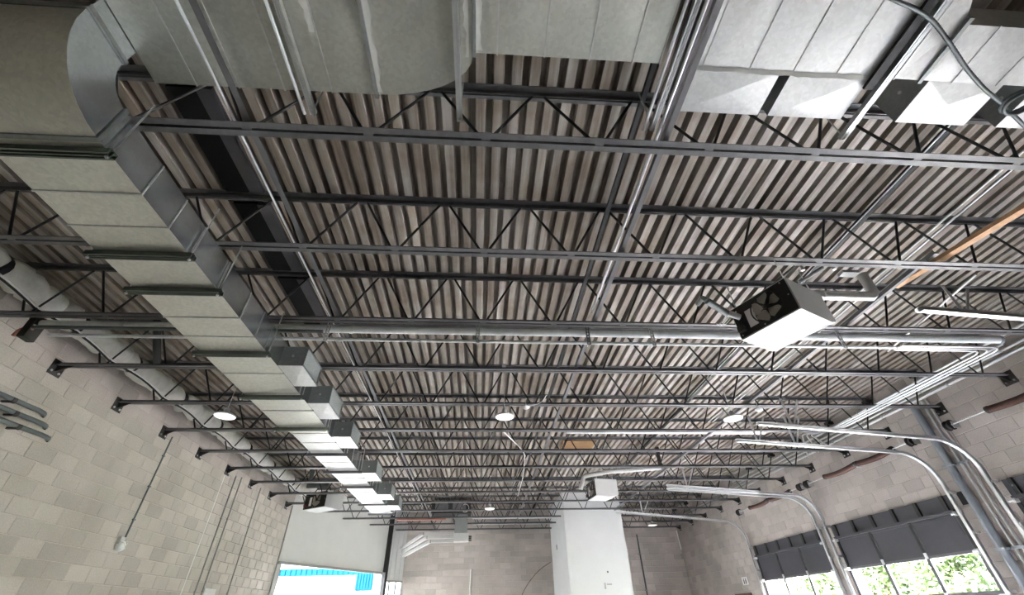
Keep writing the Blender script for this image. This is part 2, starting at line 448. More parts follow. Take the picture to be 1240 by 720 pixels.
# ------------------------------------------------------------------ roof joists
ORD = ['first', 'second', 'third', 'fourth', 'fifth', 'sixth', 'seventh', 'eighth', 'ninth', 'tenth', 'eleventh', 'twelfth', 'thirteenth', 'fourteenth', 'fifteenth']
LJ = XR-XL
def angle_pair(m, x0, x1, z, sgn, leg=.047, gap=.019, th=.006):
    """two steel angles back to back; sgn +1: flat legs at the bottom, -1: flat legs at the top"""
    for s in (-1, 1):
        y0, y1 = s*gap/2, s*(gap/2+leg)
        m.box((x0, min(y0, y1), min(z, z+sgn*th)), (x1, max(y0, y1), max(z, z+sgn*th)))
        y1 = s*(gap/2+th)
        m.box((x0, min(y0, y1), min(z+sgn*th, z+sgn*leg)), (x1, max(y0, y1), max(z+sgn*th, z+sgn*leg)))
    return m
NODES = []
k = -20
while -.02+.862*k < XR-.2:
    if -.02+.862*k > XL+.35: NODES.append(-.02+.862*k-XL)
    k += 1
HJ = DK-JB
def web_mesh(dx):
    a, b = Vector((0, 0, .028)), Vector((dx, 0, HJ-.03))
    return MB().tube([a, b], .0125, 6)
def make_joist():
    root = empty('roof_joist', (0, 0, 0))
    m = angle_pair(MB(), .03, LJ-.03, 0, 1)
    for x in NODES: m.box((x-.035, -.0095, .003), (x+.035, .0095, .04))
    m.build('bottom_chord', 'joist_paint', root)
    angle_pair(MB(), .0, LJ, HJ-.004, -1, .058, .014).build('top_chord', 'joist_paint', root)
    up = web_mesh(.431-.075).build('web_bar', 'joist_web', root); dn = web_mesh(-.431+.075).build('web_bar', 'joist_web', root)
    first = True
    for x in NODES:
        for src, s in ((up, 1), (dn, -1)):
            o = src if first else src.copy()
            if not first: COL.objects.link(o); o.parent = root
            o.location = (x+.037*s, 0, 0)
        first = False
    for s in (0, 1):                                    # bearing seat and bolted wall plate at each end
        e = s*LJ; q = 1-2*s
        p = MB().box((min(e, e+q*.012), -.09, -.13), (max(e, e+q*.012), .11, .07))
        p.prism([(e+q*.012, -.006, .05), (e+q*.2, -.006, .05), (e+q*.2, -.006, 0), (e+q*.05, -.006, -.08), (e+q*.012, -.006, -.08)], (0, .012, 0))
        p = p.build('wall_plate', 'plate_dark', root)
        for yy in (-.05, .07): MB().lathe((e+q*.012, yy, -.085), (q, 0, 0), [(.016, 0), (.016, .012), (0, .014)], 6).build('bolt', 'silver', p)
        MB().box((min(e, e+q*.15), -.06, HJ-.13), (max(e, e+q*.15), .06, HJ-.066)).build('bearing_seat', 'plate_dark', root)
    return root
J0 = make_joist()
JOISTS = []
for n, y in enumerate(JY):
    o = J0 if n == 0 else copy_tree(J0)
    o.location = (XL, y, JB); JOISTS.append(o)
    tag(o, f'dark open-web steel roof joist, {ORD[n]} row counting from the viewer', 'joist', 'open-web roof joists')

# bridging and conduits that run along the hall through the joists
def yrun(name, mat, x, z, y0, y1, r=.014, label='', cat='conduit', group=None, flat=None, straps=None):
    m = MB()
    if flat: m.box((x-flat[0]/2, y0, z), (x+flat[0]/2, y1, z+.005)); m.box((x-flat[0]/2, y0, z+.005), (x-flat[0]/2+.005, y1, z+flat[1]))
    else: m.tube([(x, y0, z), (x, y1, z)], r, 8)
    if straps:
        root = empty(name, (x, y0, z), label, cat, group); m.build('run', mat, root)
        for y in straps: MB().box((x-r-.004, y-.012, z-r-.003), (x+r+.004, y+.012, z+r+.02)).build('strap', 'silver', root)
        return root
    o = m.build(name, mat, None, (x, y0, z)); return tag(o, label, cat, group)
yrun('conduit', 'silver', -1.86, JB+.10, .3, 15.2, .010, 'bright thin conduit running over joists just right of the left duct', 'conduit', 'ceiling conduits')
yrun('bridging_angle', 'rib_grey', -1.74, JB+.055, .3, YF-.1, .0, 'grey bridging angle on the joists beside the bright conduit, right of left duct', 'bridging', 'joist bridging', flat=(.045, .045))
yrun('bridging_angle', 'black_steel', 1.295, DK-.12, .3, YF-.1, .0, 'black bridging angle high under the deck near the middle of the ceiling', 'bridging', 'joist bridging', flat=(.04, .04))
yrun('conduit', 'silver', 1.315, JB+.13, .3, 4.18, .014, 'bright conduit crossing the joists left of the hanging heater', 'conduit', 'ceiling conduits')
yrun('bridging_angle', 'rib_grey', 1.36, JB+.055, .3, YF-.1, .0, 'grey bridging angle beside the bright conduit left of the hanging heater', 'bridging', 'joist bridging', flat=(.045, .045))
yrun('bridging_angle', 'black_steel', 4.20, DK-.12, .3, 15.85, .0, 'black bridging angle under the deck behind the hanging heater', 'bridging', 'joist bridging', flat=(.05, .05))
yrun('conduit', 'conduit', 4.13, DK-.14, .3, 7.8, .008, 'thin light cable running along the black bridging behind the heater', 'cable', 'ceiling conduits')
yrun('conduit', 'conduit', 5.10, DK-.13, .3, 9.0, .012, 'left one of two parallel conduits near the timber plank', 'conduit', 'ceiling conduits')
yrun('conduit', 'conduit', 5.20, DK-.13, .3, 9.0, .012, 'right one of two parallel conduits near the timber plank', 'conduit', 'ceiling conduits')
yrun('bridging_angle', 'rib_grey', 4.64, JB+.055, 2.9, 15.85, .0, 'grey bridging angle on the joist bottoms right of the hanging heater', 'bridging', 'joist bridging', flat=(.045, .045))
# near-black strip with grey edge; its colour stands in for a dark void
ch = empty('dark_strip', (-2.4, 1.9, DK-.16), 'wide black strip standing in for a dark void under the deck right of the left duct', 'dark strip')
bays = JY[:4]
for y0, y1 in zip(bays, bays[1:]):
    MB().box((-2.66, y0+.075, DK-.045), (-2.42, y1-.075, DK-.012)).build('void_strip', 'void_black', ch)
    MB().box((-2.42, y0+.075, DK-.06), (-2.29, y1-.075, DK-.012)).build('flange', 'strip_grey', ch)  # grey edge strip beside the black one

# ------------------------------------------------------------------ ducts
VZ = Vector((0, 0, 1))
def strut_hanger(name, a, b, ztop, label, mat='strut_green', grp='duct hangers', w=.041, rods=(True, True)):
    a, b = Vector(a), Vector(b); root = empty(name, a, label, 'hanger', grp)
    d = (b-a).normalized(); sd = d.cross(VZ)
    m = MB()
    m.obox((a+b)/2+Vector((0,0,-.001)), d*((b-a).length/2), sd*.004, VZ*.021)         # slotted channel: two lips and a web
    for s in (-1, 1):
        m.obox((a+b)/2+sd*s*(w/2-.0015), d*((b-a).length/2), sd*.0015, VZ*.021)
        m.obox((a+b)/2+sd*s*(w/2-.006)-VZ*.019, d*((b-a).length/2), sd*.006, VZ*.0015)
    m.obox((a+b)/2+VZ*.0195, d*((b-a).length/2), sd*(w/2), VZ*.0015)
    m.build('channel', mat, root)
    for P, q, on in ((a, 1, rods[0]), (b, -1, rods[1])):
        if not on: continue
        c = P+d*q*.02
        MB().tube([c-VZ*.04, Vector((c.x, c.y, ztop))], .006, 6).build('threaded_rod', 'silver', root)
        MB().lathe(c-VZ*.034, (0,0,1), [(0,0),(.012,0),(.012,.01),(0,.01)], 6).build('nut', 'silver', root)
    return root

# --- left supply duct
XD0, XD1, ZD0, ZD1 = -3.025, -2.337, CZ+2.342, CZ+2.651
du = empty('supply_duct', (XD1, 1.6, ZD0), 'long galvanised rectangular supply duct along the left with side outlets', 'duct')
def duct_sec(y0, y1, x0=XD0, x1=XD1, x2=None, x3=None, z0=ZD0, z1=ZD1, mat='galv_cream', par=du):
    """one sheet-metal section: skin slightly crossbroken on the bottom"""
    x2 = x0 if x2 is None else x2; x3 = x1 if x3 is None else x3
    m = MB(); c = ((x0+x1+x2+x3)/4, (y0+y1)/2, z0-.004)
    v = [(x0,y0,z0),(x1,y0,z0),(x3,y1,z0),(x2,y1,z0),(x0,y0,z1),(x1,y0,z1),(x3,y1,z1),(x2,y1,z1), c]
    m.add(v, [(1,0,8),(2,1,8),(3,2,8),(0,3,8),(4,5,6,7),(0,1,5,4),(2,3,7,6),(3,0,4,7)])
    o = m.build('duct_section', mat, par)
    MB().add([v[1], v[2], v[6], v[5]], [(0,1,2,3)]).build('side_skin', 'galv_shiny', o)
    e = .007
    r_ = MB().box((x2-e, y1-.012, z0-e), (x3+e, y1, z0)).box((x3, y1-.012, z0), (x3+e, y1, z1)).box((x2-e, y1-.012, z0), (x2, y1, z1))
    r_.build('seam', 'galv_lit', o)
    return o
secs = [1.59, 2.01, 2.32, 2.61, 3.04, 3.49, 3.83, 4.17, 4.64, 5.18, 5.74, 6.33]
for a, b in zip(secs, secs[1:]): duct_sec(a, b)
duct_sec(6.33, 6.63, XD0, XD1, -2.925, -2.377)
sec2 = [6.63, 7.07, 7.61, 8.15, 8.69, 9.23, 9.82, 10.41, 11.05, 11.69, 12.32, 12.86]
for a, b in zip(sec2, sec2[1:]): duct_sec(a, b, -2.925, -2.377, mat='galv_lit')
# elbow that turns the duct up towards the trunk
el = MB(); yc, zc_ = 1.59, ZD1+.18; rt_, rh = .20, .20+(ZD1-ZD0)
NS = 8
outer = []; inner = []
for k in range(NS+1):
    a = R(90)*k/NS
    outer.append((yc-rh*math.sin(a), zc_-.02-rh*math.cos(a)+.02+.02*0)); inner.append((yc-rt_*math.sin(a), zc_-rt_*math.cos(a)))
zo = outer[0][1]; outer = [(y, z+(ZD0-zo)) for y, z in outer]; zi = inner[0][1]; inner = [(y, z+(ZD1-zi)) for y, z in inner]
vs = []
for (yo, zo), (yi, zi) in zip(outer, inner): vs += [(XD0,yo,zo),(XD1,yo,zo),(XD1,yi,zi),(XD0,yi,zi)]
heel = MB().add(vs, [(4*k, 4*k+4, 4*k+5, 4*k+1) for k in range(NS)], True).build('elbow_heel', 'galv_cream', du)
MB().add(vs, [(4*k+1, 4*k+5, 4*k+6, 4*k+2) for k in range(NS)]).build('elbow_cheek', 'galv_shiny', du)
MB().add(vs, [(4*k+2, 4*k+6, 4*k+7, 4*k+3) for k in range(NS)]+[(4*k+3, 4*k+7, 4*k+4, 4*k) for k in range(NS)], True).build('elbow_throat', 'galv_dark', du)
yo1, yi1 = outer[-1][0], inner[-1][0]; ze = min(outer[-1][1], inner[-1][1])
MB().box((XD0, yo1, ze), (XD1, yi1, DK-.05)).build('riser', 'galv_shiny', du)
MB().box((XD0-.01, yo1-.01, ze+.02), (XD1+.012, yi1+.01, ze+.055)).build('flange', 'galv_dark', du)
MB().box((XD0-.01, 1.575, ZD0-.012), (XD1+.012, 1.605, ZD1+.01)).build('flange', 'galv_dark', du)
# side outlets (short boots with a louvred end)
def boot(x0, x1, y0, y1, z0, z1, par, end='+x'):
    m = MB(); c = ((x0+x1)/2, (y0+y1)/2, z0-.012)
    v = [(x0,y0,z0),(x1,y0,z0),(x1,y1,z0),(x0,y1,z0),(x0,y0,z1),(x1,y0,z1),(x1,y1,z1),(x0,y1,z1), c]
    o = m.add(v[:4]+[c], [(1,0,4),(2,1,4),(3,2,4),(0,3,4)]).build('outlet_boot', 'galv_lit', par)
    sides = [(0,1,5,4),(2,3,7,6),(4,5,6,7)] + ([(1,2,6,5)] if end == '+y0' else [])
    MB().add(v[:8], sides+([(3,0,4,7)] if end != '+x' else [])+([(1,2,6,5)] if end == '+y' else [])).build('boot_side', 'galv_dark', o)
    if end == '+x':
        fr = MB()
        for (p, q) in (((x1-.004,y0,z0),(x1+.006,y1,z0+.02)),((x1-.004,y0,z1-.02),(x1+.006,y1,z1)),((x1-.004,y0,z0),(x1+.006,y0+.02,z1)),((x1-.004,y1-.02,z0),(x1+.006,y1,z1))): fr.box(p, q)
        fr.build('grille_frame', 'galv_dark', o)
        gb = MB(); n = 8
        for k in range(n):
            zz = z0+.03+(z1-z0-.06)*k/(n-1); gb.obox((x1-.008, (y0+y1)/2, zz), (.008, 0, .006), (0, (y1-y0)/2-.02, 0), (-.001, 0, .0012))
        gb.build('louvres', 'galv_dark', o)
        MB().box((x1-.03, y0+.01, z0+.01), (x1-.025, y1-.01, z1-.01)).build('damper', 'black_steel', o)
        MB().lathe(((x0+x1)/2, y0, (z0+z1)/2), (0,-1,0), [(.014,0),(.014,.01),(0,.012)], 8).build('damper_knob', 'silver', o)
    else:
        MB().box((x0+.01, y1-.03, z0+.01), (x1-.01, y1-.02, z1-.01)).build('damper', 'black_steel', o)
        MB().lathe((x0, (y0+y1)/2, (z0+z1)/2), (-1,0,0), [(.014,0),(.014,.01),(0,.012)], 8).build('damper_knob', 'silver', o)
    return o
for (y0, y1) in ((4.45, 4.99), (5.50, 6.07)): boot(XD1, XD1+.27, y0, y1, ZD0+.01, ZD1-.05, du)
for (y0, y1) in ((6.81, 7.37), (8.89, 9.51), (10.68, 11.24), (11.86, 12.45)): boot(-2.377, -2.09, y0, y1, ZD0+.01, ZD1-.05, du)
# hangers under the duct
for k, (y, l) in enumerate(((1.67, 'nearest channel hanger under the left duct, by its elbow'), (2.59, 'second channel hanger under the left duct, left of second joist'), (3.04, 'third channel hanger under the left duct'),
                     (4.12, 'fourth channel hanger under the left duct, before the first outlet'), (5.22, 'fifth channel hanger under the left duct, between first two outlets'), (6.36, 'sixth channel hanger under the left duct where it narrows'))):
    strut_hanger('duct_hanger', (XD0-.05, y, ZD0-.035), (XD1+.05, y, ZD0-.035), JB+.02, l, w=.06)
for k, y in enumerate((7.58, 8.66, 9.82, 11.54, 12.72)):
    strut_hanger('duct_hanger', (-3.0, y, ZD0-.035), (-2.30, y, ZD0-.035), JB+.02, f'{ORD[6+k]} channel hanger along the left duct, under its narrow far end', 'rib_grey')

# --- trunk duct across the top of the picture
ZT0, ZT1 = CZ+3.03, CZ+3.36
YN = .60
tr = empty('trunk_duct', (XD1, YN, ZT0), 'dull galvanised trunk duct crossing the near ceiling from the left elbow', 'duct')
def trunk_sec(x0, x1, yf0, yf1, par, mat, yn0=YN, yn1=YN, z0=ZT0, z1=ZT1):
    m = MB(); v = [(x0,yn0,z0),(x1,yn1,z0),(x1,yf1,z0),(x0,yf0,z0),(x0,yn0,z1),(x1,yn1,z1),(x1,yf1,z1),(x0,yf0,z1),((x0+x1)/2,(yn0+yf0)/2,z0-.004)]
    o = m.add(v, [(1,0,8),(2,1,8),(3,2,8),(0,3,8),(4,5,6,7),(0,1,5,4),(1,2,6,5),(2,3,7,6),(3,0,4,7)]).build('duct_section', mat, par)
    e = .006; MB().box((x1-.009, min(yn0, yn1)-e, z0-e), (x1, yf1+e, z0)).box((x1-.009, yf1, z0), (x1, yf1+e, z1)).build('seam', 'galv_lit', o)
    return o
xs = [XD1+.005, -2.05, -1.76, -1.45, -1.12, -.80]
for a, b in zip(xs, xs[1:]): trunk_sec(a, b, 1.59, 1.59, tr, 'galv')
# rounded shoulder where the trunk narrows
sh = [(-.80, 1.59)] + [(-.80+.70*math.sin(R(90)*k/8)*.98, 1.59-.315*(1-math.cos(R(90)*k/8))) for k in range(1, 9)] + [(-.1, 1.27)]
poly = [(-.80, YN)] + sh[:-1] + [(-.1, 1.27), (-.1, YN)]
MB().prism([(x, y, ZT0) for x, y in poly], (0, 0, ZT1-ZT0)).build('shoulder_section', 'galv', tr)
for x in (-.80, -.10): MB().box((x-.02, YN-.02, ZT0-.025), (x+.004, (1.61 if x < -.5 else 1.29), ZT0+.01)).build('flange', 'galv_shiny', tr)
xs = [-.1, .05, .37, .68, .98, 1.17]
for a, b in zip(xs, xs[1:]): trunk_sec(a, b, 1.27, 1.27, tr, 'galv')
# sealant smeared along the flanges
def smear(x, y0, y1, w, par, seed):
    rd = random.Random(seed); n = 14; a = []; bb = []
    for k in range(n+1):
        y = y0+(y1-y0)*k/n; a.append((x-.004, y, ZT0-.0055)); bb.append((x+w*(.35+.65*rd.random()), y, ZT0-.0055))
    vs = a+bb; MB().add(vs+[(p[0], p[1], p[2]+.003) for p in vs], [(k, k+1, n+2+k, n+1+k) for k in range(n)]).build('sealant', 'sealant', par)
smear(-.795, .62, 1.57, .05, tr, 1); smear(-.095, .62, 1.25, .05, tr, 2); smear(-1.12, .62, 1.2, -.06, tr, 3); smear(-.14, .62, 1.3, -.04, tr, 5)
# bright right-hand trunk
tw = empty('trunk_duct', (1.40, YN, ZT0), 'bright galvanised trunk duct at top right with a row of outlet boots', 'duct')
xs = [1.40, 1.48, 1.82, 2.14, 2.46, 2.80, 2.90]
for a, b in zip(xs, xs[1:]): trunk_sec(a, b, 1.28, 1.28, tw, 'galv_lit')
m = MB(); z0, z1 = ZT0, ZT1
m.add([(2.90,YN,z0),(3.10,.90,z0+.02),(3.10,1.28,z0),(2.90,1.28,z0),(2.90,YN,z1),(3.10,.90,z1),(3.10,1.28,z1),(2.90,1.28,z1)],
      [(1,0,3),(2,1,3),(4,5,6,7),(0,1,5,4),(1,2,6,5),(2,3,7,6),(3,0,4,7)]).build('taper_section', 'galv_lit', tw)
xs = [3.10, 3.35, 3.70, 4.1, 4.6, 5.1, 5.6, 6.1]
for a, b in zip(xs, xs[1:]): trunk_sec(a, b, 1.28, 1.28, tw, 'galv_lit', .92, .92)
MB().box((3.085, .88, ZT0-.012), (3.115, 1.30, ZT0+.01)).build('flange', 'galv_dark', tw)
MB().box((1.385, YN-.01, ZT0-.012), (1.41, 1.29, ZT1)).build('flange', 'galv_dark', tw)
for x0, x1 in ((1.42, 2.05), (2.13, 2.72), (3.17, 3.75), (4.02, 4.6), (4.9, 5.48)): boot(x0, x1, 1.28, 1.60, ZT0+.0, ZT1-.04, tw, '+y')
smear(3.12, .93, 1.27, .03, tw, 8)
m = MB(); rd = random.Random(4); vs = []
for k in range(31):
    x = 1.42+k*.105*.45
    vs += [(x, 1.262+.012*rd.random(), ZT0-.0065), (x, 1.292+.012*rd.random(), ZT0-.0145)]
m.add(vs, [(2*k, 2*k+1, 2*k+3, 2*k+2) for k in range(30)]).build('sealant', 'sealant', tw)
# struts that carry the trunk, running along the hall
for x, l in ((-1.29, 'bright slotted strut under the trunk duct, first from the left elbow'), (-.22, 'bright slotted strut under the trunk duct shoulder'), (1.26, 'bright slotted strut in the gap between dull and bright trunk ducts'), (2.81, 'bright slotted strut under the bright trunk duct between its boots')):
    strut_hanger('trunk_hanger', (x, .2, ZT0-.035), (x, 1.74, ZT0-.035), DK-.05, l, 'silver', 'trunk hangers', rods=(False, True))
for x, l in ((-1.36, 'left conduit strapped under the trunk duct beside the first strut'), (1.20, 'conduit in the gap between the dull and bright trunk ducts')):
    o = MB().tube([(x, -1.5, ZT0-.03), (x, 1.75, ZT0-.03)], .013, 8).build('conduit', 'silver', None, (x, -1.5, ZT0-.03)); tag(o, l, 'conduit', 'ceiling conduits')
o = MB().box((1.33, -1.5, ZT0-.02), (1.37, 1.9, ZT0+.02)).build('steel_angle', 'rib_grey', None, (1.33, -1.5, ZT0)); tag(o, 'dark grey angle in the gap between the two trunk ducts', 'bridging')
o = MB().box((2.70, -1.5, ZT0-.04), (2.765, 1.35, ZT0-.015)).build('steel_angle', 'black_steel', None, (2.70, -1.5, ZT0)); tag(o, 'black flat bar under the bright trunk duct left of its strut', 'bridging')
# flexible conduit hanging at top right
pts = [PX(u, v, z=CZ+2.9) for u, v in ((1060, -14), (1085, 1), (1110, 11), (1130, 25), (1150, 52), (1170, 83), (1192, 108), (1212, 124), (1228, 140), (1240, 152), (1262, 175))]
pts = [Vector((pts[0].x-.15, pts[0].y-.25, DK-.004)), Vector((pts[0].x-.13, pts[0].y-.22, DK-.25))]+pts+[pts[-1]+Vector((.12, .1, .12)), Vector((pts[-1].x+.14, JY[0], JB+.045))]
fx = MB(); fine = []
for i in range(len(pts)-1):
    for k in range(6): fine.append(pts[i].lerp(pts[i+1], k/6))
for _ in range(3): fine = [fine[0]]+[(fine[i-1]+fine[i]*2+fine[i+1])/4 for i in range(1, len(fine)-1)]+[fine[-1]]
dense = []
for i in range(len(fine)-1):
    for k in range(3): dense.append(fine[i].lerp(fine[i+1], k/3))
fc = empty('flexible_conduit', fine[0], 'ribbed grey flexible conduit drooping across the bright trunk at top right', 'conduit')
fx.tube(dense, [.012+.0025*(i % 2) for i in range(len(dense))], 8).build('ribbed_hose', 'pipe_grey', fc)
cc = PX(1232, 122, z=CZ+2.9); lp = []
for k in range(60):
    a = k/60*2*math.pi*1.8; lp.append(cc+Vector((.11*math.cos(a)+.03*k/60, .09*math.sin(a), -.03*k/60)))
MB().tube(lp, [.011+.002*(i % 2) for i in range(60)], 8).build('coiled_end', 'pipe_grey', fc)

# ------------------------------------------------------------------ pipes along the third joist
YP = 4.40
def xrun(name, mat, x0, x1, y, z, r, label, cat='pipe', group=None, n=12, bands=(), capr=None):
    root = empty(name, (x0, y, z), label, cat, group)
    MB().tube([(x0, y, z), (x1, y, z)], r, n).build('pipe', mat, root)
    for b in bands: MB().tube([(b-.02, y, z), (b+.02, y, z)], r+.006, n).build('coupling', 'silver', root)
    if capr: MB().tube([(x1-.01, y, z), (x1+.03, y, z)], capr, n).build('end_cap', 'pipe_bluegrey', root)
    return root
xrun('air_pipe', 'pipe_pale', -5.1, 6.85, YP, CZ+2.825, .048, 'thick pale pipe along the third joist, passing behind the heater', 'pipe', 'pipes along the third joist', 14, (-4.2, -1.6, -.05, 2.2, 4.6), .054)
xrun('air_pipe', 'pipe_pale', -4.95, 5.3, YP, CZ+2.68, .020, 'thin pale pipe below the thick one along the third joist', 'pipe', 'pipes along the third joist', 10, (-4.0, -1.7, 3.5))
o = xrun('air_pipe', 'pipe_grey', -5.1, -1.9, YP-.07, CZ+2.74, .022, 'dark grey pipe between two pale pipes, left of the supply duct', 'pipe', 'pipes along the third joist', 10)
for x, l in ((-1.85, 'perforated strap hanger at the left end of the twin pipes'), (-.08, 'perforated strap hanger in the middle of the twin pipes'), (1.27, 'plain grey strap hanger on twin pipes'), (2.08, 'perforated strap hanger on the twin pipes near the heater'), (4.55, 'strap hanger on twin pipes right of the heater')):
    root = empty('pipe_hanger', (x, YP, CZ+2.6), l, 'hanger', 'pipe hangers')
    m = MB(); zA, zB = CZ+2.62, JB+.03
    for s in (-1, 1): m.box((x+s*.016-.006, YP-.07, zA), (x+s*.016+.006, YP-.055, zB))
    for k in range(7): zz = zA+(zB-zA)*k/6; m.box((x-.012, YP-.07, zz-.006), (x+.012, YP-.055, zz+.006))
    m.build('strap', 'white_paint' if x != 1.27 else 'rib_grey', root)
    MB().tube([(x, YP-.06, CZ+2.648), (x, YP+.03, CZ+2.648)], .006, 6).build('bolt', 'silver', root)

# ------------------------------------------------------------------ unit heaters
def fan(c, n, r, par, up=VZ):
    n = Vector(n).normalized(); x = n.cross(up).normalized(); y = n.cross(x)*-1
    for k in range(5):
        a = 2*math.pi*k/5+.3; b = MB(); vs = []
        for i in range(5):
            rr = r*(.25+.75*i/4); wdt = .34+.42*math.sin(math.pi*i/4.6)
            for s in (-1, 1): vs.append(c + (x*math.cos(a+s*wdt*.75)+y*math.sin(a+s*wdt*.75))*rr + n*(.012*s))
        b.add(vs, [(2*i, 2*i+1, 2*i+3, 2*i+2) for i in range(4)]).build('fan_blade', 'fan_grey', par)
    MB().lathe(c-n*.01, n, [(r*.2, 0), (r*.2, .02), (r*.12, .04), (0, .045)], 16).build('hub', 'plate_dark', par)
    ring = [c+(x*math.cos(2*math.pi*k/24)+y*math.sin(2*math.pi*k/24))*r*1.08 for k in range(24)]
    MB().tube(ring, .006, 6, closed=True).build('fan_ring', 'black_steel', par)
def heater(name, BL, BR, depth, height, label, detail=True, redbits=False):
    """BL-BR: bottom edge of the rear (fan) face, seen from the rear, left to right"""
    BL, BR = Vector(BL), Vector(BR); e = (BR-BL); w = e.length; e.normalize(); n = Vector((e.y, -e.x, 0))   # n: out of the rear face
    if n.dot(CAM-BL) < 0: n = -n
    d = -n; H = VZ*height
    root = empty(name, (BL+BR)/2, label, 'heater', 'hanging unit heaters')
    ch_ = .18*depth                                # front bottom edge is chamfered
    prof = [Vector((0,0,0)), d*(depth-ch_), d*depth+VZ*ch_*.35, d*depth+H, H]
    MB().prism([BL+p for p in prof], BR-BL).build('casing', 'white_paint', root)
    bp_ = MB().obox((BL+BR)/2+H/2+n*.004, e*(w/2-.012), VZ*(height/2-.012), n*.004).build('rear_panel', 'black_steel', root)
    c = BL.lerp(BR, .58)+H*.5+n*.02
    fan(c, n, min(.2, height*.42)*.95, bp_)
    q = BL.lerp(BR, .30)+H*.45+n*.012
    MB().obox(q, e*.045, VZ*(height*.26), n*.003).build('wiring_cover', 'white_plastic', bp_)
    for a, b in ((.06, .1), (.1, .85), (.94, .5), (.9, .92), (.45, .08)):
        MB().lathe(BL.lerp(BR, a)+H*b+n*.008, n, [(.008, 0), (.006, .006), (0, .007)], 6).build('screw', 'silver', bp_)
    gv = BL.lerp(BR, .1)+H*.25+n*.03
    MB().obox(gv, e*.035, VZ*.03, n*.025).build('gas_valve', 'fan_red' if redbits else 'plate_dark', bp_)
    for i in range(5):                             # front louvres
        z = H*(.2+.15*i); MB().obox(BL.lerp(BR, .5)+d*(depth+.006)+z, e*(w/2-.04), VZ*.012+d*.008, (d*.004)).build('louvre', 'white_paint', root)
    for s in (.06, .94):
        for t in (.12, .85):
            P = BL.lerp(BR, s)+d*depth*t+H
            MB().tube([P, P+VZ*(JB+.04-P.z)], .006, 6).build('hanging_rod', 'silver', root)
    return root, e, n, d
BLh, BRh = PX(898.3, 412, z=CZ+2.2), PX(970.3, 373, z=CZ+2.2)
h1, e1, nn1, dd1 = heater('unit_heater', BLh, BRh, .60, .37, 'large white hanging unit heater with black fan back, nearest the viewer')
# air intake hose on the near corner of the heater
g0 = BLh+VZ*.22+nn1*.03+e1*.09; p1_ = PX(880, 379, z=CZ+2.47); p2_ = PX(856, 364, z=CZ+2.52)
ih = MB().tube([g0, g0.lerp(p1_, .5)+VZ*.005, p1_], .032, 12).build('gas_connector', 'silver', h1)
MB().tube([p1_, p2_], .034, 12).build('intake_pipe', 'galv_dark', h1)
MB().tube(bend([p2_, p2_+Vector((-.01, .03, .06)), p2_+Vector((.12, .35, .22))], .05), .026, 12).build('intake_elbow', 'galv_dark', h1)
for P, Q in ((p1_, p2_),):
    for t in (.02, .97): MB().tube([P.lerp(Q, t)-(Q-P).normalized()*.008, P.lerp(Q, t)+(Q-P).normalized()*.008], .033, 12).build('rust_ring', 'rust_tape', h1)
for k in range(3):
    a = PX(868+4*k, 392, z=CZ+2.5); MB().tube(bend([a, a+Vector((.05, .05, .02)), a+Vector((.16, .06, .12)), a+Vector((.22, .1, .3))], .06), .004, 6).build('wire', 'white_plastic', h1)
# flue: runs right then up through the deck
f0, f1 = PX(984, 357, z=CZ+2.64), PX(1058, 357, z=CZ+2.64); f1.y = f0.y
fl_ = empty('flue_pipe', f0, 'bright round flue pipe beside the near heater with an upturned elbow', 'pipe', 'heater flues')
MB().tube([f0-Vector((.02, 0, 0)), f1], .05, 16).build('horizontal_run', 'silver', fl_)
MB().tube([f1-Vector((.05, 0, 0)), f1+Vector((.015, 0, .02)), f1+Vector((.045, 0, .06)), f1+Vector((.05, 0, .12)), f1+Vector((.05, 0, .30))], .05, 16).build('riser', 'conduit', fl_)
for t in (.15, .7): P = f0.lerp(f1, t); MB().tube([P, P+Vector((.03, 0, 0))], .053, 16).build('clamp', 'silver', fl_)
P = PX(1028, 330, z=CZ+2.84); o = MB().box(P-Vector((.09, .03, .02)), P+Vector((.09, .05, .012))).build('junction_box', 'white_paint', None, P); tag(o, 'flat white electrical box on the second joist above the near flue', 'box')
for k in range(2):
    a = PX(972+38*k, 326-1*k, z=JB-.01); o = MB().tube([a, a+Vector((0, 0, .06))], .012, 8).lathe(a, (0,0,-1), [(.02, 0), (.02, .012), (0, .014)], 8).build('beam_clamp', 'silver', None, a); tag(o, ('left' if k == 0 else 'right')+' small beam clamp on the second joist above the heater', 'clamp', 'beam clamps')
a, b = PX(968, 342, z=CZ+2.62), PX(996, 324, z=CZ+2.8); o = MB().tube([a, b], .018, 8).build('short_tube', 'silver', None, a); tag(o, 'short bright tube slanting above the near heater', 'pipe')
# cables and conduits that run along the hall above the heater
a, b = Vector((2.20, 3.75, CZ+2.72)), Vector((3.55, 2.2, CZ+2.95))
a, b = PX(878, 394, z=CZ+2.92), PX(962, 322, z=CZ+3.05); o = MB().tube([a, b], .012, 8).build('conduit', 'plate_dark', None, a); tag(o, 'dark slanting conduit behind the near heater', 'conduit')
a, b = PX(990, 420, z=CZ+2.95), PX(1108, 318, z=CZ+2.98); o = MB().tube([a, b], .012, 8).build('conduit', 'conduit', None, a); tag(o, 'pale slanting conduit passing the near flue elbow', 'conduit')
a, b = PX(1075, 425, z=CZ+2.92), PX(1182, 332, z=CZ+2.94); o = MB().tube([a, b], .013, 8).build('conduit', 'conduit', None, a); tag(o, 'pale slanting conduit crossing the right end of the twin pipes', 'conduit')

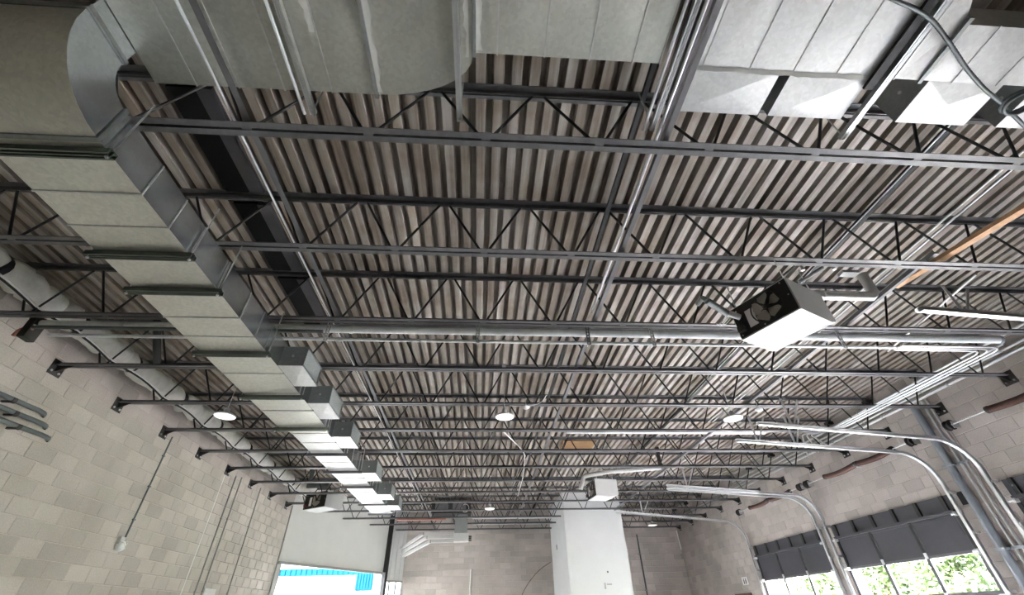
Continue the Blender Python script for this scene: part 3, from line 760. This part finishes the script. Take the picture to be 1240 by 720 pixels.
# heater near the white shaft
BL2, BR2 = PX(716, 606, y=11.55), PX(722, 606, y=11.0)
h2, *_ = heater('unit_heater', PX(712, 606, z=CZ+2.42), PX(722.5, 599.5, z=CZ+2.42), .60, .40, 'white hanging unit heater in front of the white shaft')
c = PX(703, 590, y=11.3)
fl2 = empty('flue_pipe', c, 'white bent flue pipe of the heater by the white shaft', 'pipe', 'heater flues')
pth = [PX(703, 592, y=11.4), PX(707, 576, y=11.4), PX(735, 571, y=11.2), PX(800, 566, y=11.0)]
MB().tube(bend(pth, .08), .055, 14).build('pipe', 'white_paint', fl2)
MB().tube([pth[-1], pth[-1]+Vector((.02, 0, DK-.05-pth[-1].z))], .05, 12).build('riser', 'plate_dark', fl2)
# heater by the left wall
h3, *_ = heater('unit_heater', PX(366.5, 617.5, z=CZ+2.55), PX(393, 613, z=CZ+2.55), .60, .42, 'white hanging unit heater with red fan back by the left wall', redbits=True)
a = PX(372, 588, y=12.9); fl3 = empty('flue_pipe', a, 'dark round flue behind the heater by the left wall', 'pipe', 'heater flues')
MB().tube([a, a+Vector((.6, 0, .02))], .07, 12).build('pipe', 'pipe_grey', fl3)
MB().tube([a+Vector((.05, 0, 0)), a+Vector((.05, 0, DK-a.z))], .06, 12).build('riser', 'pipe_grey', fl3)

# ------------------------------------------------------------------ round lamps
def lamp(c, r, label, drop=.25):
    root = empty('high_bay_lamp', c, label, 'lamp', 'round ceiling lamps')
    MB().lathe(c, (0,0,1), [(r*.96, 0), (r, .01), (r*.98, .025), (r*.5, .05), (r*.28, .07), (r*.26, .13), (0, .135)], 28).build('housing', 'white_paint', root)
    MB().lathe(c, (0,0,1), [(0, -.004), (r*.9, -.003), (r*.95, .002)], 28).build('lens', 'lamp_lens', root)
    MB().tube([c+VZ*.13, Vector((c.x, c.y, DK-.005))], .006, 6).build('cord', 'conduit', root)
    MB().lathe(Vector((c.x, c.y, DK-.035)), (0,0,1), [(0,0),(.04,0),(.04,.03),(0,.03)], 12).build('canopy', 'conduit', root)
for (u, v), r, l in (((611, 505), .155, 'round white lamp hanging at the middle of the ceiling'), ((888, 507), .16, 'round white lamp hanging at the right under the sixth joist'),
                     ((272, 504), .16, 'round white lamp hanging near the left wall'), ((593, 616), .15, 'round white lamp far away near the dark air unit'), ((790, 636), .17, 'round white lamp at far end right of the white shaft')):
    lamp(PX(u, v, z=CZ+2.62), r, l)
for (u, v), l in (((637, 493), 'small white sensor right of the middle lamp'), ((919, 496), 'small white sensor above the right lamp')):
    P = PX(u, v, z=CZ+2.75); root = empty('ceiling_sensor', P, l, 'sensor', 'ceiling sensors')
    MB().lathe(P, (0,0,1), [(0,-.03),(.03,-.028),(.06,-.008),(.065,.01),(0,.012)], 16).build('dome', 'white_plastic', root)
    MB().tube([P+VZ*.01, Vector((P.x, P.y, JB+.03))], .008, 6).build('stem', 'conduit', root)
a = PX(637, 493, z=CZ+2.78); cab = [PX(617, 491, z=CZ+2.8), PX(637, 492, z=CZ+2.76), PX(655, 488, z=CZ+2.8), PX(662, 478, z=CZ+2.9)]
o = MB().tube(bend(cab, .2), .006, 6).build('cable', 'conduit', None, cab[0]); tag(o, 'pale cable looping past the middle lamp sensor', 'cable', 'loose cables')
cab = [PX(607, 520, z=CZ+2.9), PX(622, 534, z=CZ+2.86), PX(636, 548, z=CZ+2.9), PX(634, 575, z=CZ+2.86), PX(627, 600, z=CZ+2.86)]
o = MB().tube(bend(cab, .4), .012, 6).build('cable', 'conduit', None, cab[0]); tag(o, 'pale cable crossing several joists beyond the middle lamp', 'cable', 'loose cables')

# timber plank lying across the joists
a, b = PX(1083, 347, z=JB+.12), PX(1240, 252, z=JB+.06); dpl = (b-a).normalized(); b = b+dpl*1.2
o = MB().bar(a, b, .089, .04).build('timber_plank', 'wood', None, a); tag(o, 'long raw timber plank lying across the joists at right', 'plank')
# brown board on the deck between seventh and eighth joist
P = PX(700, 538, z=DK-.05); o = MB().box(P-Vector((.42, .3, .01)), P+Vector((.42, .3, .012))).build('brown_board', 'brown_card', None, P); tag(o, 'brown board patch fixed under the deck beyond the middle lamp', 'board')
# grey pipe along the seventh joist at right
xrun('spiral_pipe', 'conduit', 1.7, 5.9, 8.4, JB+.17, .055, 'pale grey pipe above the joists running right beyond the middle lamp', 'pipe', None, 12)

# ------------------------------------------------------------------ left wall fittings
XW = XL
for k, ((u0, v0), (u1, v1)) in enumerate((((0, 478), (52, 499)), ((0, 493), (54, 514)), ((0, 508), (57, 529)))):
    z_ = CZ+2.26-.105*k; y1 = 5.83+.06*k
    y1 = PX(u1, v1, x=XW+.10).y; z_ = PX(u1, v1, x=XW+.10).z
    root = empty('wall_conduit', (XW+.1, 3.6, z_), ('upper', 'middle', 'lower')[k]+' of three grey conduits ending on the left wall', 'conduit', 'three grey wall conduits')
    MB().tube(bend([(XW+.10, 2.2, z_-.12), (XW+.10, y1-.05, z_), (XW+.07, y1+.06, z_+.005), (XW+.0, y1+.13, z_+.01)], .05), .028, 14).build('pipe', 'pipe_grey', root)
    MB().tube([(XW+.10, y1-.45, z_-.02), (XW+.10, y1-.40, z_-.018)], .034, 14).build('coupling', 'plate_dark', root)
    MB().box((XW, y1-.46, z_-.055), (XW+.11, y1-.43, z_-.035)).build('bracket', 'plate_dark', root)
    MB().lathe((XW+.03, y1+.11, z_+.008), (1, .9, 0), [(.035, -.01), (.035, .01)], 12).build('end_collar', 'black_steel', root)
def vconduit(y, z0, z1, r, mat, label, x=XW+.02):
    root = empty('wall_conduit', (x, y, z0), label, 'conduit', 'upright wall conduits')
    MB().tube([(x, y, z0), (x, y, z1)], r, 8).build('pipe', mat, root)
    for t in (.2, .5, .8): z = z0+(z1-z0)*t; MB().box((x-.02, y-r-.012, z-.01), (x+r+.003, y+r+.012, z+.01)).build('strap', mat, root)
    return root
vconduit(8.18, CZ+1.10, CZ+2.82, .013, 'pipe_grey', 'thin upright conduit above the bell on the left wall')
vconduit(10.80, 0, CZ+2.80, .016, 'grey_trim', 'left one of two close upright conduits on the left wall')
vconduit(11.07, 0, CZ+2.84, .016, 'grey_trim', 'right one of two close upright conduits on the left wall')
vconduit(12.17, 0, CZ+2.86, .013, 'grey_trim', 'single upright conduit right of the pair on the left wall')
vconduit(14.52, 0, CZ+2.9, .02, 'grey_trim', 'upright conduit at the corner beside the white entrance wall')
o = MB().box((XW+.002, 10.33, CZ+.2), (XW+.009, 10.36, CZ+2.7)).build('mortar_seam', 'sealant', None, (XW, 10.33, CZ+.2)); tag(o, 'pale vertical control joint on the left wall', 'joint')
jb = PX(145, 661, x=XW+.05); root = empty('wall_bell', jb, 'small white alarm bell with cage at the foot of a conduit on the left wall', 'alarm')
MB().lathe((XW+.01, jb.y, jb.z), (1,0,0), [(.05, 0), (.05, .03), (.075, .05), (.07, .08), (.04, .10), (0, .105)], 20).build('bell', 'white_plastic', root)
MB().box((XW+.004, jb.y-.05, jb.z+.03), (XW+.05, jb.y+.05, jb.z+.13)).build('back_box', 'conduit', root)
for k in range(4):
    a = R(45+90*k); MB().tube([(XW+.02, jb.y+.09*math.cos(a), jb.z+.09*math.sin(a)), (XW+.12, jb.y+.06*math.cos(a), jb.z+.06*math.sin(a)), (XW+.13, jb.y, jb.z)], .004, 6).build('cage_wire', 'silver', root)
P = PX(253, 716, x=XW+.03); o = MB().box((XW+.004, P.y-.25, P.z-.3), (XW+.06, P.y+.22, P.z+.05)).box((XW+.06, P.y-.22, P.z-.27), (XW+.066, P.y+.19, P.z+.02)).build('wall_cabinet', 'off_white_wall', None, P); tag(o, 'shallow beige cabinet low on the left wall by the conduits', 'cabinet')
# wrapped insulated pipe at the top of the left wall
ins = empty('insulated_pipe', (-5.35, 2.6, CZ+3.2), 'thick lumpy white insulated pipe at the top of the left wall', 'pipe')
rd = random.Random(3)
segs = [2.4, 3.85, 5.0, 6.1, 7.4, 8.7, 10.1, 11.5, 13.0, 14.3]
for a, b in zip(segs, segs[1:]):
    n = 14; pts = []; rr = []
    for k in range(n+1):
        t = k/n; pts.append((-5.36+.025*rd.uniform(-1, 1), a+.03+(b-a-.06)*t, CZ+3.22+.02*rd.uniform(-1, 1))); rr.append((.15+.012*rd.uniform(-1, 1))*(.82 if k in (0, n) else 1))
    MB().tube(pts, rr, 14).build('insulation_sleeve', 'insulation', ins)
    MB().tube([(-5.36, b-.03, CZ+3.22), (-5.36, b+.03, CZ+3.22)], .126, 14).build('band', 'black_steel', ins)
# cable draped from joist to joist along the left wall
pts = []
for n in range(1, 10):
    y0, y1 = JY[n], JY[n]+1.22548
    for k in range(8):
        t = k/8; pts.append((-5.13+.03*math.sin(math.pi*t), y0+(y1-y0)*t, JB+.085+.035*math.sin(math.pi*t)))
cb = empty('draped_cable', pts[0], 'dark and white cable draped over the joist ends along the left wall', 'cable')
MB().tube(pts, .012, 8).build('dark_cable', 'black_steel', cb)
MB().tube([(x+.03, y, z+.012) for x, y, z in pts], .009, 6).build('white_cable', 'white_plastic', cb)
root = empty('cable_clamp', (-5.15, 4.32, JB-.05), 'brown clamp at the left end of the twin pipes', 'clamp')
MB().box((-5.2, 4.33, CZ+2.62), (-5.12, 4.47, CZ+2.9)).build('body', 'plate_dark', root)
MB().tube(bend([(-5.12, 4.36, CZ+2.74), (-5.24, 4.36, CZ+2.73), (-5.27, 4.37, CZ+2.64)], .08), .022, 8).build('bent_end', 'copper_red', root)
# dark elbow duct above fourth joist
P = PX(190, 420, z=CZ+3.3); o = MB().tube(bend([P+Vector((-.15, .35, -.1)), P, P+Vector((.05, -.25, .2)), P+Vector((.05, -.3, DK-P.z))], .12), .05, 12).build('drain_pipe', 'black_steel', None, P); tag(o, 'bent black drain pipe between left wall and supply duct', 'pipe')

# ------------------------------------------------------------------ right wall: overhead doors and hardware
DN = ['farthest', 'second farthest', 'partly seen', 'hidden', 'rear']
def sect_door(i, a, b):
    root = empty(f'door_{i+1}', (XR-.03, a, 0), f'{DN[i]} dark sectional overhead door with glazed panels in the right wall', 'door', kind='structure')
    xw = XR-.035; t = .045; ncol = 3; cw = (b-a)/ncol
    zs = [(2.95, 3.22, 'strip'), (2.40, 2.95, 'solid')] + [(2.40-.6*(k+1), 2.40-.6*k, 'glass') for k in range(4)]
    for z0, z1, kind in zs:
        z0 = max(z0, 0.0)
        m = MB()
        if kind == 'strip':
            s = MB().box((xw, a, z0), (xw+t, b, z1)).build('top_strip', 'door_panel', root)
            nb = 5
            for k in range(nb+1):
                y = a+.14+(b-a-.28)*k/nb; MB().box((xw-.035, y-.035, z0+.01), (xw, y+.035, z1)).build('bracket', 'black_steel', s)
            MB().box((xw-.05, a+.02, z0-.01), (xw, b-.02, z0+.035)).build('stiffener', 'door_panel', s)
            continue
        fr = MB(); e = .045
        fr.box((xw, a, z0), (xw+t, b, z0+e)).box((xw, a, z1-e), (xw+t, b, z1))
        if kind == 'glass':
            for k in range(ncol+1):
                y = a+k*cw; y = min(max(y, a+.035), b-.035); fr.box((xw-.004, y-.035, z0), (xw+t, y+.035, z1))
        s = fr.build('door_section', 'door_frame' if kind == 'glass' else 'door_panel', root)
        if kind == 'solid':
            for k in range(ncol+1):
                y = a+k*cw; y = min(max(y, a+.035), b-.035); MB().box((xw-.012, y-.028, z0), (xw+t, y+.028, z1)).build('stile', 'black_steel', s)
        for k in range(ncol):
            y0, y1 = a+k*cw+.035, a+(k+1)*cw-.035
            if kind == 'solid': MB().box((xw+.012, y0, z0+e), (xw+t-.01, y1, z1-e)).build('panel', 'door_panel', s)
            else: MB().box((xw+.02, y0, z0+e), (xw+.026, y1, z1-e)).build('pane', 'glass', s)
        for k in range(1, ncol):
            MB().box((xw-.015, a+k*cw-.03, z0-.04), (xw-.004, a+k*cw+.03, z0+.05)).build('hinge', 'silver', s)
        for y in (a+.02, b-.02):
            MB().tube([(xw-.07, y-.03, z1-.03), (xw-.07, y+.05, z1-.03)], .02, 10).build('roller', 'white_plastic', s)
            MB().box((xw-.08, y-.05, z1-.06), (xw-.004, y+.02, z1)).build('roller_bracket', 'white_paint', s)
    return root
for i, (a, b) in enumerate(DOORS): sect_door(i, a, b)
def track(y, xe, ze, zv, label, zc=CZ+2.27, hang=()):
    """vertical rail, curve, and gently rising horizontal rail"""
    root = empty('door_track', (XR-.1, y, 0), label, 'track', 'overhead door tracks')
    xv = XR-.11; xh = xv-.55
    path = [(xv, y, 0), (xv, y, zc-.55)]
    for k in range(1, 9):
        a = R(90)*k/8; path.append((xv-.55*(1-math.cos(a)), y, zc-.55+.55*math.sin(a)))
    path.append((xe, y, ze))
    m = MB(); pv = []
    prof = [(-.028, .0), (-.028, .05), (.028, .05), (.028, .0)]       # open C section (across y, outwards)
    for i, p in enumerate(path):
        p = Vector(p); d = (Vector(path[min(i+1, len(path)-1)])-Vector(path[max(i-1, 0)])).normalized(); nrm = Vector((0,1,0)).cross(d)*1
        for (q, w) in prof: pv.append(p+nrm*q+Vector((0, w-.025, 0)))
    n = len(path); fs = []
    for i in range(n-1):
        for k in range(3): fs.append((4*i+k, 4*i+k+1, 4*i+4+k+1, 4*i+4+k))
    m.add(pv, fs).build('rail', 'conduit', root)
    MB().bar(Vector((xh-.05, y+.035, zc+.035)), Vector((xe, y+.035, ze+.035)), .05, .006).bar(Vector((xh-.05, y+.058, zc+.02)), Vector((xe, y+.058, ze+.02)), .006, .045).build('stiffening_angle', 'silver', root)
    MB().box((XR-.09, y-.03, 0), (XR-.085, y+.03, zc-.45)).build('wall_angle', 'conduit', root)
    for z in (1.0, 1.8, 2.6, 3.2): MB().box((XR-.13, y-.05, z), (XR-.01, y+.01, z+.04)).build('jamb_bracket', 'silver', root)
    for x in hang:
        t = (x-(xh))/(xe-xh); z = zc+(ze-zc)*t
        MB().box((x-.02, y+.04, z), (x+.02, y+.046, JB+.12)).build('hanger_angle', 'silver', root)
        MB().bar((x+.04, y+.043, z+.03), (x+.3, y+.043, JB+.1), .03, .004, up=(0,1,0)).build('hanger_brace', 'conduit', root)
    return root
track(3.45, 4.75, CZ+2.60, 0, 'near track of the partly seen door, bright bar at the right edge', CZ+2.40, (5.3,))
track(6.60, 4.60, CZ+2.51, 0, 'far track of the partly seen door, curving down beside the thick grey pipe', hang=(5.2,))
track(7.35, 4.60, CZ+2.48, 0, 'near track of second farthest door, left of thick grey pipe', hang=(5.0, 5.7))
track(10.62, 4.50, CZ+2.49, 0, 'far track of second farthest door, between the two doors', hang=(5.0,))
track(10.88, 4.60, CZ+2.47, 0, 'near track of the farthest door, between the two doors')
track(14.10, 4.15, CZ+2.56, 0, 'far track of the farthest door near the far wall', hang=(5.0,))
def torsion(a, b, label, sag=.0):
    z = CZ+2.50; x = XR-.11; root = empty('spring_shaft', (x, a, z), label, 'spring', 'torsion spring shafts')
    MB().tube([(x, a-.15, z), (x, b+.15, z)], .012, 8).build('shaft', 'silver', root)
    L_ = b-a
    for (t0, t1) in ((.14, .45), (.47, .79)):
        y0, y1 = a+L_*t0, a+L_*t1; n = int((y1-y0)/.009); pts = []
        for k in range(n*6+1):
            an = 2*math.pi*k/6; t = k/(n*6); pts.append((x+.05*math.cos(an), y0+(y1-y0)*t, z-.03*math.sin(math.pi*t)+.05*math.sin(an)))
        MB().tube([(x, y0+(y1-y0)*t/12, z-.03*math.sin(math.pi*t/12)) for t in range(13)], .046, 10).build('spring_core', 'spring_brown', root)
        MB().tube(pts, .0055, 4).build('spring_coil', 'spring_brown', root)
        for y in (y0, y1): MB().lathe((x, y, z), (0,1,0), [(0,-.02),(.056,-.02),(.056,.02),(0,.02)], 12).build('winding_cone', 'plate_dark', root)
    MB().box((x-.01, a+L_*.46-.02, z-.07), (XR-.008, a+L_*.46+.02, z+.05)).build('centre_bracket', 'silver', root)
    for y in (a-.03, b+.03):
        MB().lathe((x, y-.05, z), (0,1,0), [(.02, 0), (.085, .005), (.085, .02), (.06, .03), (.06, .07), (.085, .08), (.085, .1), (.02, .1)], 18).build('cable_drum', 'plate_dark', root)
        MB().box((x-.03, y-.08, z-.07), (XR-.008, y-.07, z+.05)).build('end_bracket', 'conduit', root)
        MB().tube([(x-.04, y, z-.05), (x-.02, y, 2.6)], .003, 4).build('lift_cable', 'plate_dark', root)
torsion(10.95, 14.05, 'brown torsion spring pair above the farthest overhead door')
torsion(7.50, 10.60, 'brown torsion spring pair above the second farthest overhead door')
torsion(3.45, 6.62, 'thick brown torsion spring above the partly seen door at right')
# conduits along the top of the right wall
for k, (x, z, r, y0, y1, l) in enumerate(((XR-.05, CZ+3.10, .026, 3.0, 18.9, 'lowest bright conduit along the top of the right wall'), (XR-.05, CZ+3.19, .02, 4.9, 18.9, 'second lowest bright conduit along the top of the right wall'),
      (XR-.05, CZ+3.27, .02, 5.2, 16.5, 'second highest bright conduit along top of the right wall'), (XR-.05, CZ+3.38, .024, 4.7, 14.0, 'highest bright conduit along the top of the right wall'))):
    root = empty('wall_conduit', (x, y0, z), l, 'conduit', 'conduits along the right wall')
    MB().tube([(x, y0, z), (x, y1, z)], r, 10).build('pipe', 'silver', root)
    y = math.ceil(y0)+.3
    while y < y1: MB().box((x-r-.004, y-.015, z-r-.004), (XR-.008, y+.015, z+r+.004)).build('strap', 'conduit', root); y += 1.5
P = Vector((XR-.1, 3.4, CZ+3.2)); o = MB().box((XR-.006, 1.5, CZ+3.02), (XR-.0, 4.9, DK-.02)).build('wall_panel', 'drywall', None, (XR, 1.5, CZ+3)); tag(o, 'smooth pale panel at the top of the right wall by the picture edge', 'panel')
# bends that lead from thin pipe to the wall bundle
for k in range(3):
    a = Vector((5.33, YP-.05+.05*k, CZ+2.68)); X_ = 6.75-.09*k
    P = bend([a, Vector((X_, YP-.05+.05*k, CZ+2.68)), Vector((X_, 7.3, CZ+2.72)), Vector((X_+.3, 8.6, CZ+3.02)), Vector((XR-.12, 9.4+.4*k, CZ+3.03))], .16)
    o = MB().tube(P, .013, 8).build('bent_conduit', 'silver', None, a); tag(o, ('outer', 'middle', 'inner')[k]+' of three bent conduits from the twin pipes to the right wall', 'conduit', 'bent conduits at the right wall')
# upright pipes on the pier between the doors
def rpipe(y, r, z0, z1, mat, label, top=None):
    x = XR-.03-r; root = empty('wall_pipe', (x, y, z0), label, 'pipe', 'upright pipes on right wall')
    pts = [(x, y, z0), (x, y, z1)]
    MB().tube(pts, r, 14).build('pipe', mat, root)
    for z in (1.2, 2.35, 3.6):
        if z0 < z < z1: MB().box((x-r-.006, y-r-.03, z-.015), (XR-.008, y+r+.03, z+.015)).build('strap', 'pipe_bluegrey', root)
    return root
rpipe(7.06, .062, 0, CZ+2.98, 'pipe_bluegrey', 'thick blue-grey upright pipe on the pier between the doors')
rpipe(6.90, .022, 0, CZ+3.05, 'conduit', 'thin upright conduit just right of the thick grey pipe')
rpipe(6.80, .022, 0, CZ+3.05, 'conduit', 'second thin upright conduit right of the thick grey pipe')
# dark lintel pocket beside the second door
o = MB().box((XR-.012, 7.13, CZ+1.37), (XR-.002, 7.32, CZ+1.57)).box((XR-.02, 7.15, CZ+1.40), (XR-.012, 7.22, CZ+1.54)).build('vent_pocket', 'black_steel', None, (XR, 7.13, CZ+1.37)); tag(o, 'small black recessed pocket by the thick grey pipe', 'vent')
# exit sign and personnel door
P = PX(902, 703, x=XR-.02); sg = empty('wall_sign', P, 'small white sign with two dark figures beside the farthest door', 'sign')
MB().box((XR-.02, P.y-.16, P.z-.1), (XR-.005, P.y+.16, P.z+.1)).build('plate', 'sign_white', sg)
for s in (-1, 1):
    MB().box((XR-.023, P.y+s*.055-.028, P.z-.075), (XR-.02, P.y+s*.055+.028, P.z+.03)).build('pictogram', 'sign_black', sg)
    MB().lathe((XR-.02, P.y+s*.055, P.z+.052), (-1,0,0), [(.02, 0), (.02, .003), (0, .003)], 12).build('pictogram', 'sign_black', sg)
pd = empty('door_6', (XR-.02, 15.0, 0), 'dark framed personnel door beside the farthest overhead door', 'door', kind='structure')
MB().box((XR+.05, 15.0, 0), (XR+.09, 15.9, 2.08)).build('door_leaf', 'door_panel', pd)
MB().box((XR-.02, 14.95, 0), (XR+.1, 15.0, 2.12)).box((XR-.02, 15.9, 0), (XR+.1, 15.95, 2.12)).box((XR-.02, 14.95, 2.08), (XR+.1, 15.95, 2.13)).build('frame', 'spring_brown', pd)
MB().lathe((XR+.05, 15.1, 1.0), (-1,0,0), [(.02,0),(.02,.04),(.035,.05),(.03,.07),(0,.075)], 12).build('door_handle', 'silver', pd)

# ------------------------------------------------------------------ far end
sx0, sx1, sy = 2.86, 4.86, 15.9
sh_ = empty('service_shaft', (sx0, sy, 0), 'tall plain white drywall shaft at the far end', 'shaft')
MB().box((sx0, sy, 0), (sx1, YF-.012, DK-.01)).build('drywall_box', 'drywall', sh_)
for zz in (2.44, 4.88): MB().box((sx0-.004, sy-.004, zz), (sx0+.03, sy+.03, min(zz+2.4, DK-.02))).build('corner_bead', 'white_paint', sh_)
for (u, v), w, h in (((736, 692), .04, .05), ((733, 709), .05, .16), ((738, 707), .16, .04)):
    P = PX(u, v, y=sy-.01); MB().box((P.x-w/2, sy-.012, P.z-h/2), (P.x+w/2, sy, P.z+h/2)).build('wall_mark', 'plate_dark' if w == .04 else 'grey_trim', sh_)
P = PX(674, 662, x=sx0-.01); MB().box((sx0-.01, P.y-.06, P.z-.08), (sx0, P.y+.06, P.z+.08)).build('vent_slot', 'black_steel', sh_)
# air unit with drop duct
P = Vector((-1.75, 17.0, CZ+3.2)); au = empty('air_unit', P, 'dark air unit hung under far joists with a grey drop duct', 'air unit')
MB().box((-1.75, 16.7, CZ+3.05), (-.35, 17.5, CZ+3.45)).build('cabinet', 'black_steel', au)
for k in range(2): MB().box((-1.62+.62*k, 16.68, CZ+3.10), (-1.15+.62*k, 16.7, CZ+3.38)).build('grille', 'rib_grey', au)
ring = [(-.55+.13*math.cos(2*math.pi*k/20), 16.68, CZ+3.2+.13*math.sin(2*math.pi*k/20)) for k in range(20)]
MB().tube(ring, .012, 6, closed=True).build('fan_ring', 'conduit', au)
MB().box((-.90, 16.95, CZ+2.45), (-.46, 17.25, CZ+3.05)).build('drop_duct', 'galv_dark', au)
MB().box((-.92, 16.93, CZ+2.20), (-.40, 17.27, CZ+2.45)).build('duct_boot', 'galv_lit', au)
for k in range(3): MB().box((-.40, 17.0, CZ+2.23+.06*k), (-.30, 17.2, CZ+2.25+.06*k)).build('fin', 'plate_dark', au)
# three white cladded pipes that bend to the corner window wall
for k in range(3):
    z = CZ+2.46-.12*k; y = 17.1; x1_ = -.92; xk = -2.0+.13*k
    pts = [Vector((x1_, y, z)), Vector((xk, y, z)), Vector((-2.98+.06*k, 18.75, z-.25-.0*k))]
    root = empty('clad_pipe', pts[0], ('top', 'middle', 'bottom')[k]+' of three white boxed pipes bending to the corner windows', 'pipe', 'white boxed pipes')
    for i in range(2): MB().bar(pts[i], pts[i+1], .08, .08).build('cover', 'white_paint', root)
    MB().obox(pts[1], (.012, .02, 0), (.02*-1, .05, 0), (0, 0, .045)).build('joint', 'grey_trim', root)
for y, z, l in ((17.35, CZ+3.0, 'upper pale pipe above the far block wall'), (18.4, CZ+2.98, 'lower pale pipe above the far block wall')):
    xrun('far_pipe', 'white_paint', -.3, sx0-.05, y, z, .05, l, 'pipe', 'far end pipes', 10)
o = xrun('copper_pipe', 'copper_red', -2.9, -1.2, 16.51, JB-.035, .03, 'reddish pipe near the end of the left duct', 'pipe', None, 10)
for x, r, l in ((5.55, .018, 'thin conduit up the far wall right of the white shaft'), (6.42, .03, 'thicker conduit up the far wall right of the white shaft')):
    root = empty('wall_conduit', (x, YF-.04, 0), l, 'conduit', 'far wall conduits')
    MB().tube([(x, YF-.045, 0), (x, YF-.045, CZ+2.65)], r, 8).build('pipe', 'pipe_grey', root)
    for z in (1.2, 2.4, 3.6): MB().box((x-r-.02, YF-.06-r, z), (x+r+.02, YF-.006, z+.03)).build('strap', 'grey_trim', root)
root = empty('wall_conduit', (-.33, YF-.03, 0), 'white conduit up the far wall left of the shaft', 'conduit', 'far wall conduits')
MB().tube([(-.33, YF-.03, 0), (-.33, YF-.03, CZ+1.5)], .02, 8).build('pipe', 'white_plastic', root)
MB().tube([(-.33, YF-.03, CZ+1.5), (-.33, YF-.03, CZ+1.56)], .028, 8).build('end_fitting', 'white_plastic', root)
root = empty('fluorescent_tube', (7.75, YF-.05, CZ+1.9), 'white upright tube lamp near the far right corner', 'lamp')
MB().tube([PX(819, 642, y=YF-.05), PX(825, 665, y=YF-.05)], .02, 8).build('tube', 'white_plastic', root)
MB().box(PX(826, 672, y=YF-.06)-Vector((.03, .0, .12)), PX(826, 672, y=YF-.06)+Vector((.03, .04, .06))).build('end_box', 'grey_trim', root)
P0 = [PX(u, v, y=YF-.03) for u, v in ((667, 680), (652, 690), (640, 705), (632, 719), (628, 735))]
o = MB().tube(bend(P0, .3), .012, 6).build('loose_cable', 'spring_brown', None, P0[0]); tag(o, 'thin brown cable sagging down the far wall beside the shaft', 'cable', 'loose cables')

# ------------------------------------------------------------------ outside
def tree(x, y, h, r, n, label, seed):
    rd = random.Random(seed); root = empty('tree', (x, y, -.16), label, 'tree', 'trees outside')
    MB().tube([(x, y, -.16), (x+.1, y, h*.35), (x, y+.1, h*.7)], [.16, .12, .06], 8).build('trunk', 'bark', root)
    for k in range(5):
        a = rd.uniform(0, 6.3); MB().tube([(x, y, h*.4), (x+r*.6*math.cos(a), y+r*.6*math.sin(a), h*.7)], [.06, .02], 6).build('branch', 'bark', root)
    m = MB()
    for k in range(n):
        v = Vector((rd.gauss(0, 1), rd.gauss(0, 1), rd.gauss(0, 1))).normalized()*(rd.random()**.45)
        c = Vector((x+v.x*r, y+v.y*r, h*.58+v.z*h*.42)); s = rd.uniform(.10, .22)
        a = Vector((rd.gauss(0, 1), rd.gauss(0, 1), rd.gauss(0, 1))).normalized(); b = a.orthogonal().normalized()
        m.add([c-a*s, c+b*s*.5, c+a*s, c-b*s*.5], [(0,1,2,3)])
    o = m.build('leaves', 'leaf', root); o['kind'] = 'stuff'
for k, (x, y, h, r, l) in enumerate(((21, 16.8, 7.4, 2.2, 'leafy tree outside, right in the farthest door'), (22, 21.8, 7.6, 2.4, 'leafy tree outside, middle of the farthest door'), (23, 27.6, 7.8, 2.6, 'leafy tree outside, left in the farthest door'),
         (24, 34.5, 8.0, 3.0, 'leafy tree outside, seen past the farthest door jamb'), (20.5, 12.2, 7.0, 2.0, 'leafy tree outside, left in the second farthest door'), (21, 7.9, 5.0, 1.9, 'lower leafy tree outside the partly seen door'))):
    tree(x, y, h, r, 8000, l, 20+k)
gr = MB().box((16, -20, -.155), (60, 80, -.13)).build('lawn', 'grass'); tag(gr, 'green lawn strip outside the overhead doors', 'lawn', kind='structure')
nb = empty('neighbour_building', (-9, 30, -.16), 'white neighbouring building with bright blue corrugated eaves beyond the entrance', 'building')
MB().box((-22, 30.2, -.16), (-6.2, 36, 3.85)).build('wall', 'off_white_wall', nb)
m = MB(); x = -22.0
while x < -7.15:
    m.box((x, 30.02, 3.87), (x+.22, 30.2, 4.25)); m.box((x+.22, 30.08, 3.87), (x+.3, 30.2, 4.25)); x += .3
m.build('eaves_siding', 'blue_siding', nb)
m = MB(); x = -7.15
while x < -6.3:
    m.box((x, 29.98, 3.15), (x+.11, 30.2, 4.1)); m.box((x+.11, 30.04, 3.15), (x+.16, 30.2, 4.1)); x += .16
m.build('gable_siding', 'blue_siding', nb)
MB().box((-22, 29.95, 3.83), (-7.15, 30.2, 3.88)).build('eaves_trim', 'grey_trim', nb)
MB().box((-7.1, 30.05, .9), (-6.4, 30.2, 3.1)).build('window_bay', 'white_paint', nb)
for o in bpy.data.objects:
    if '_o' in o: del o['_o']
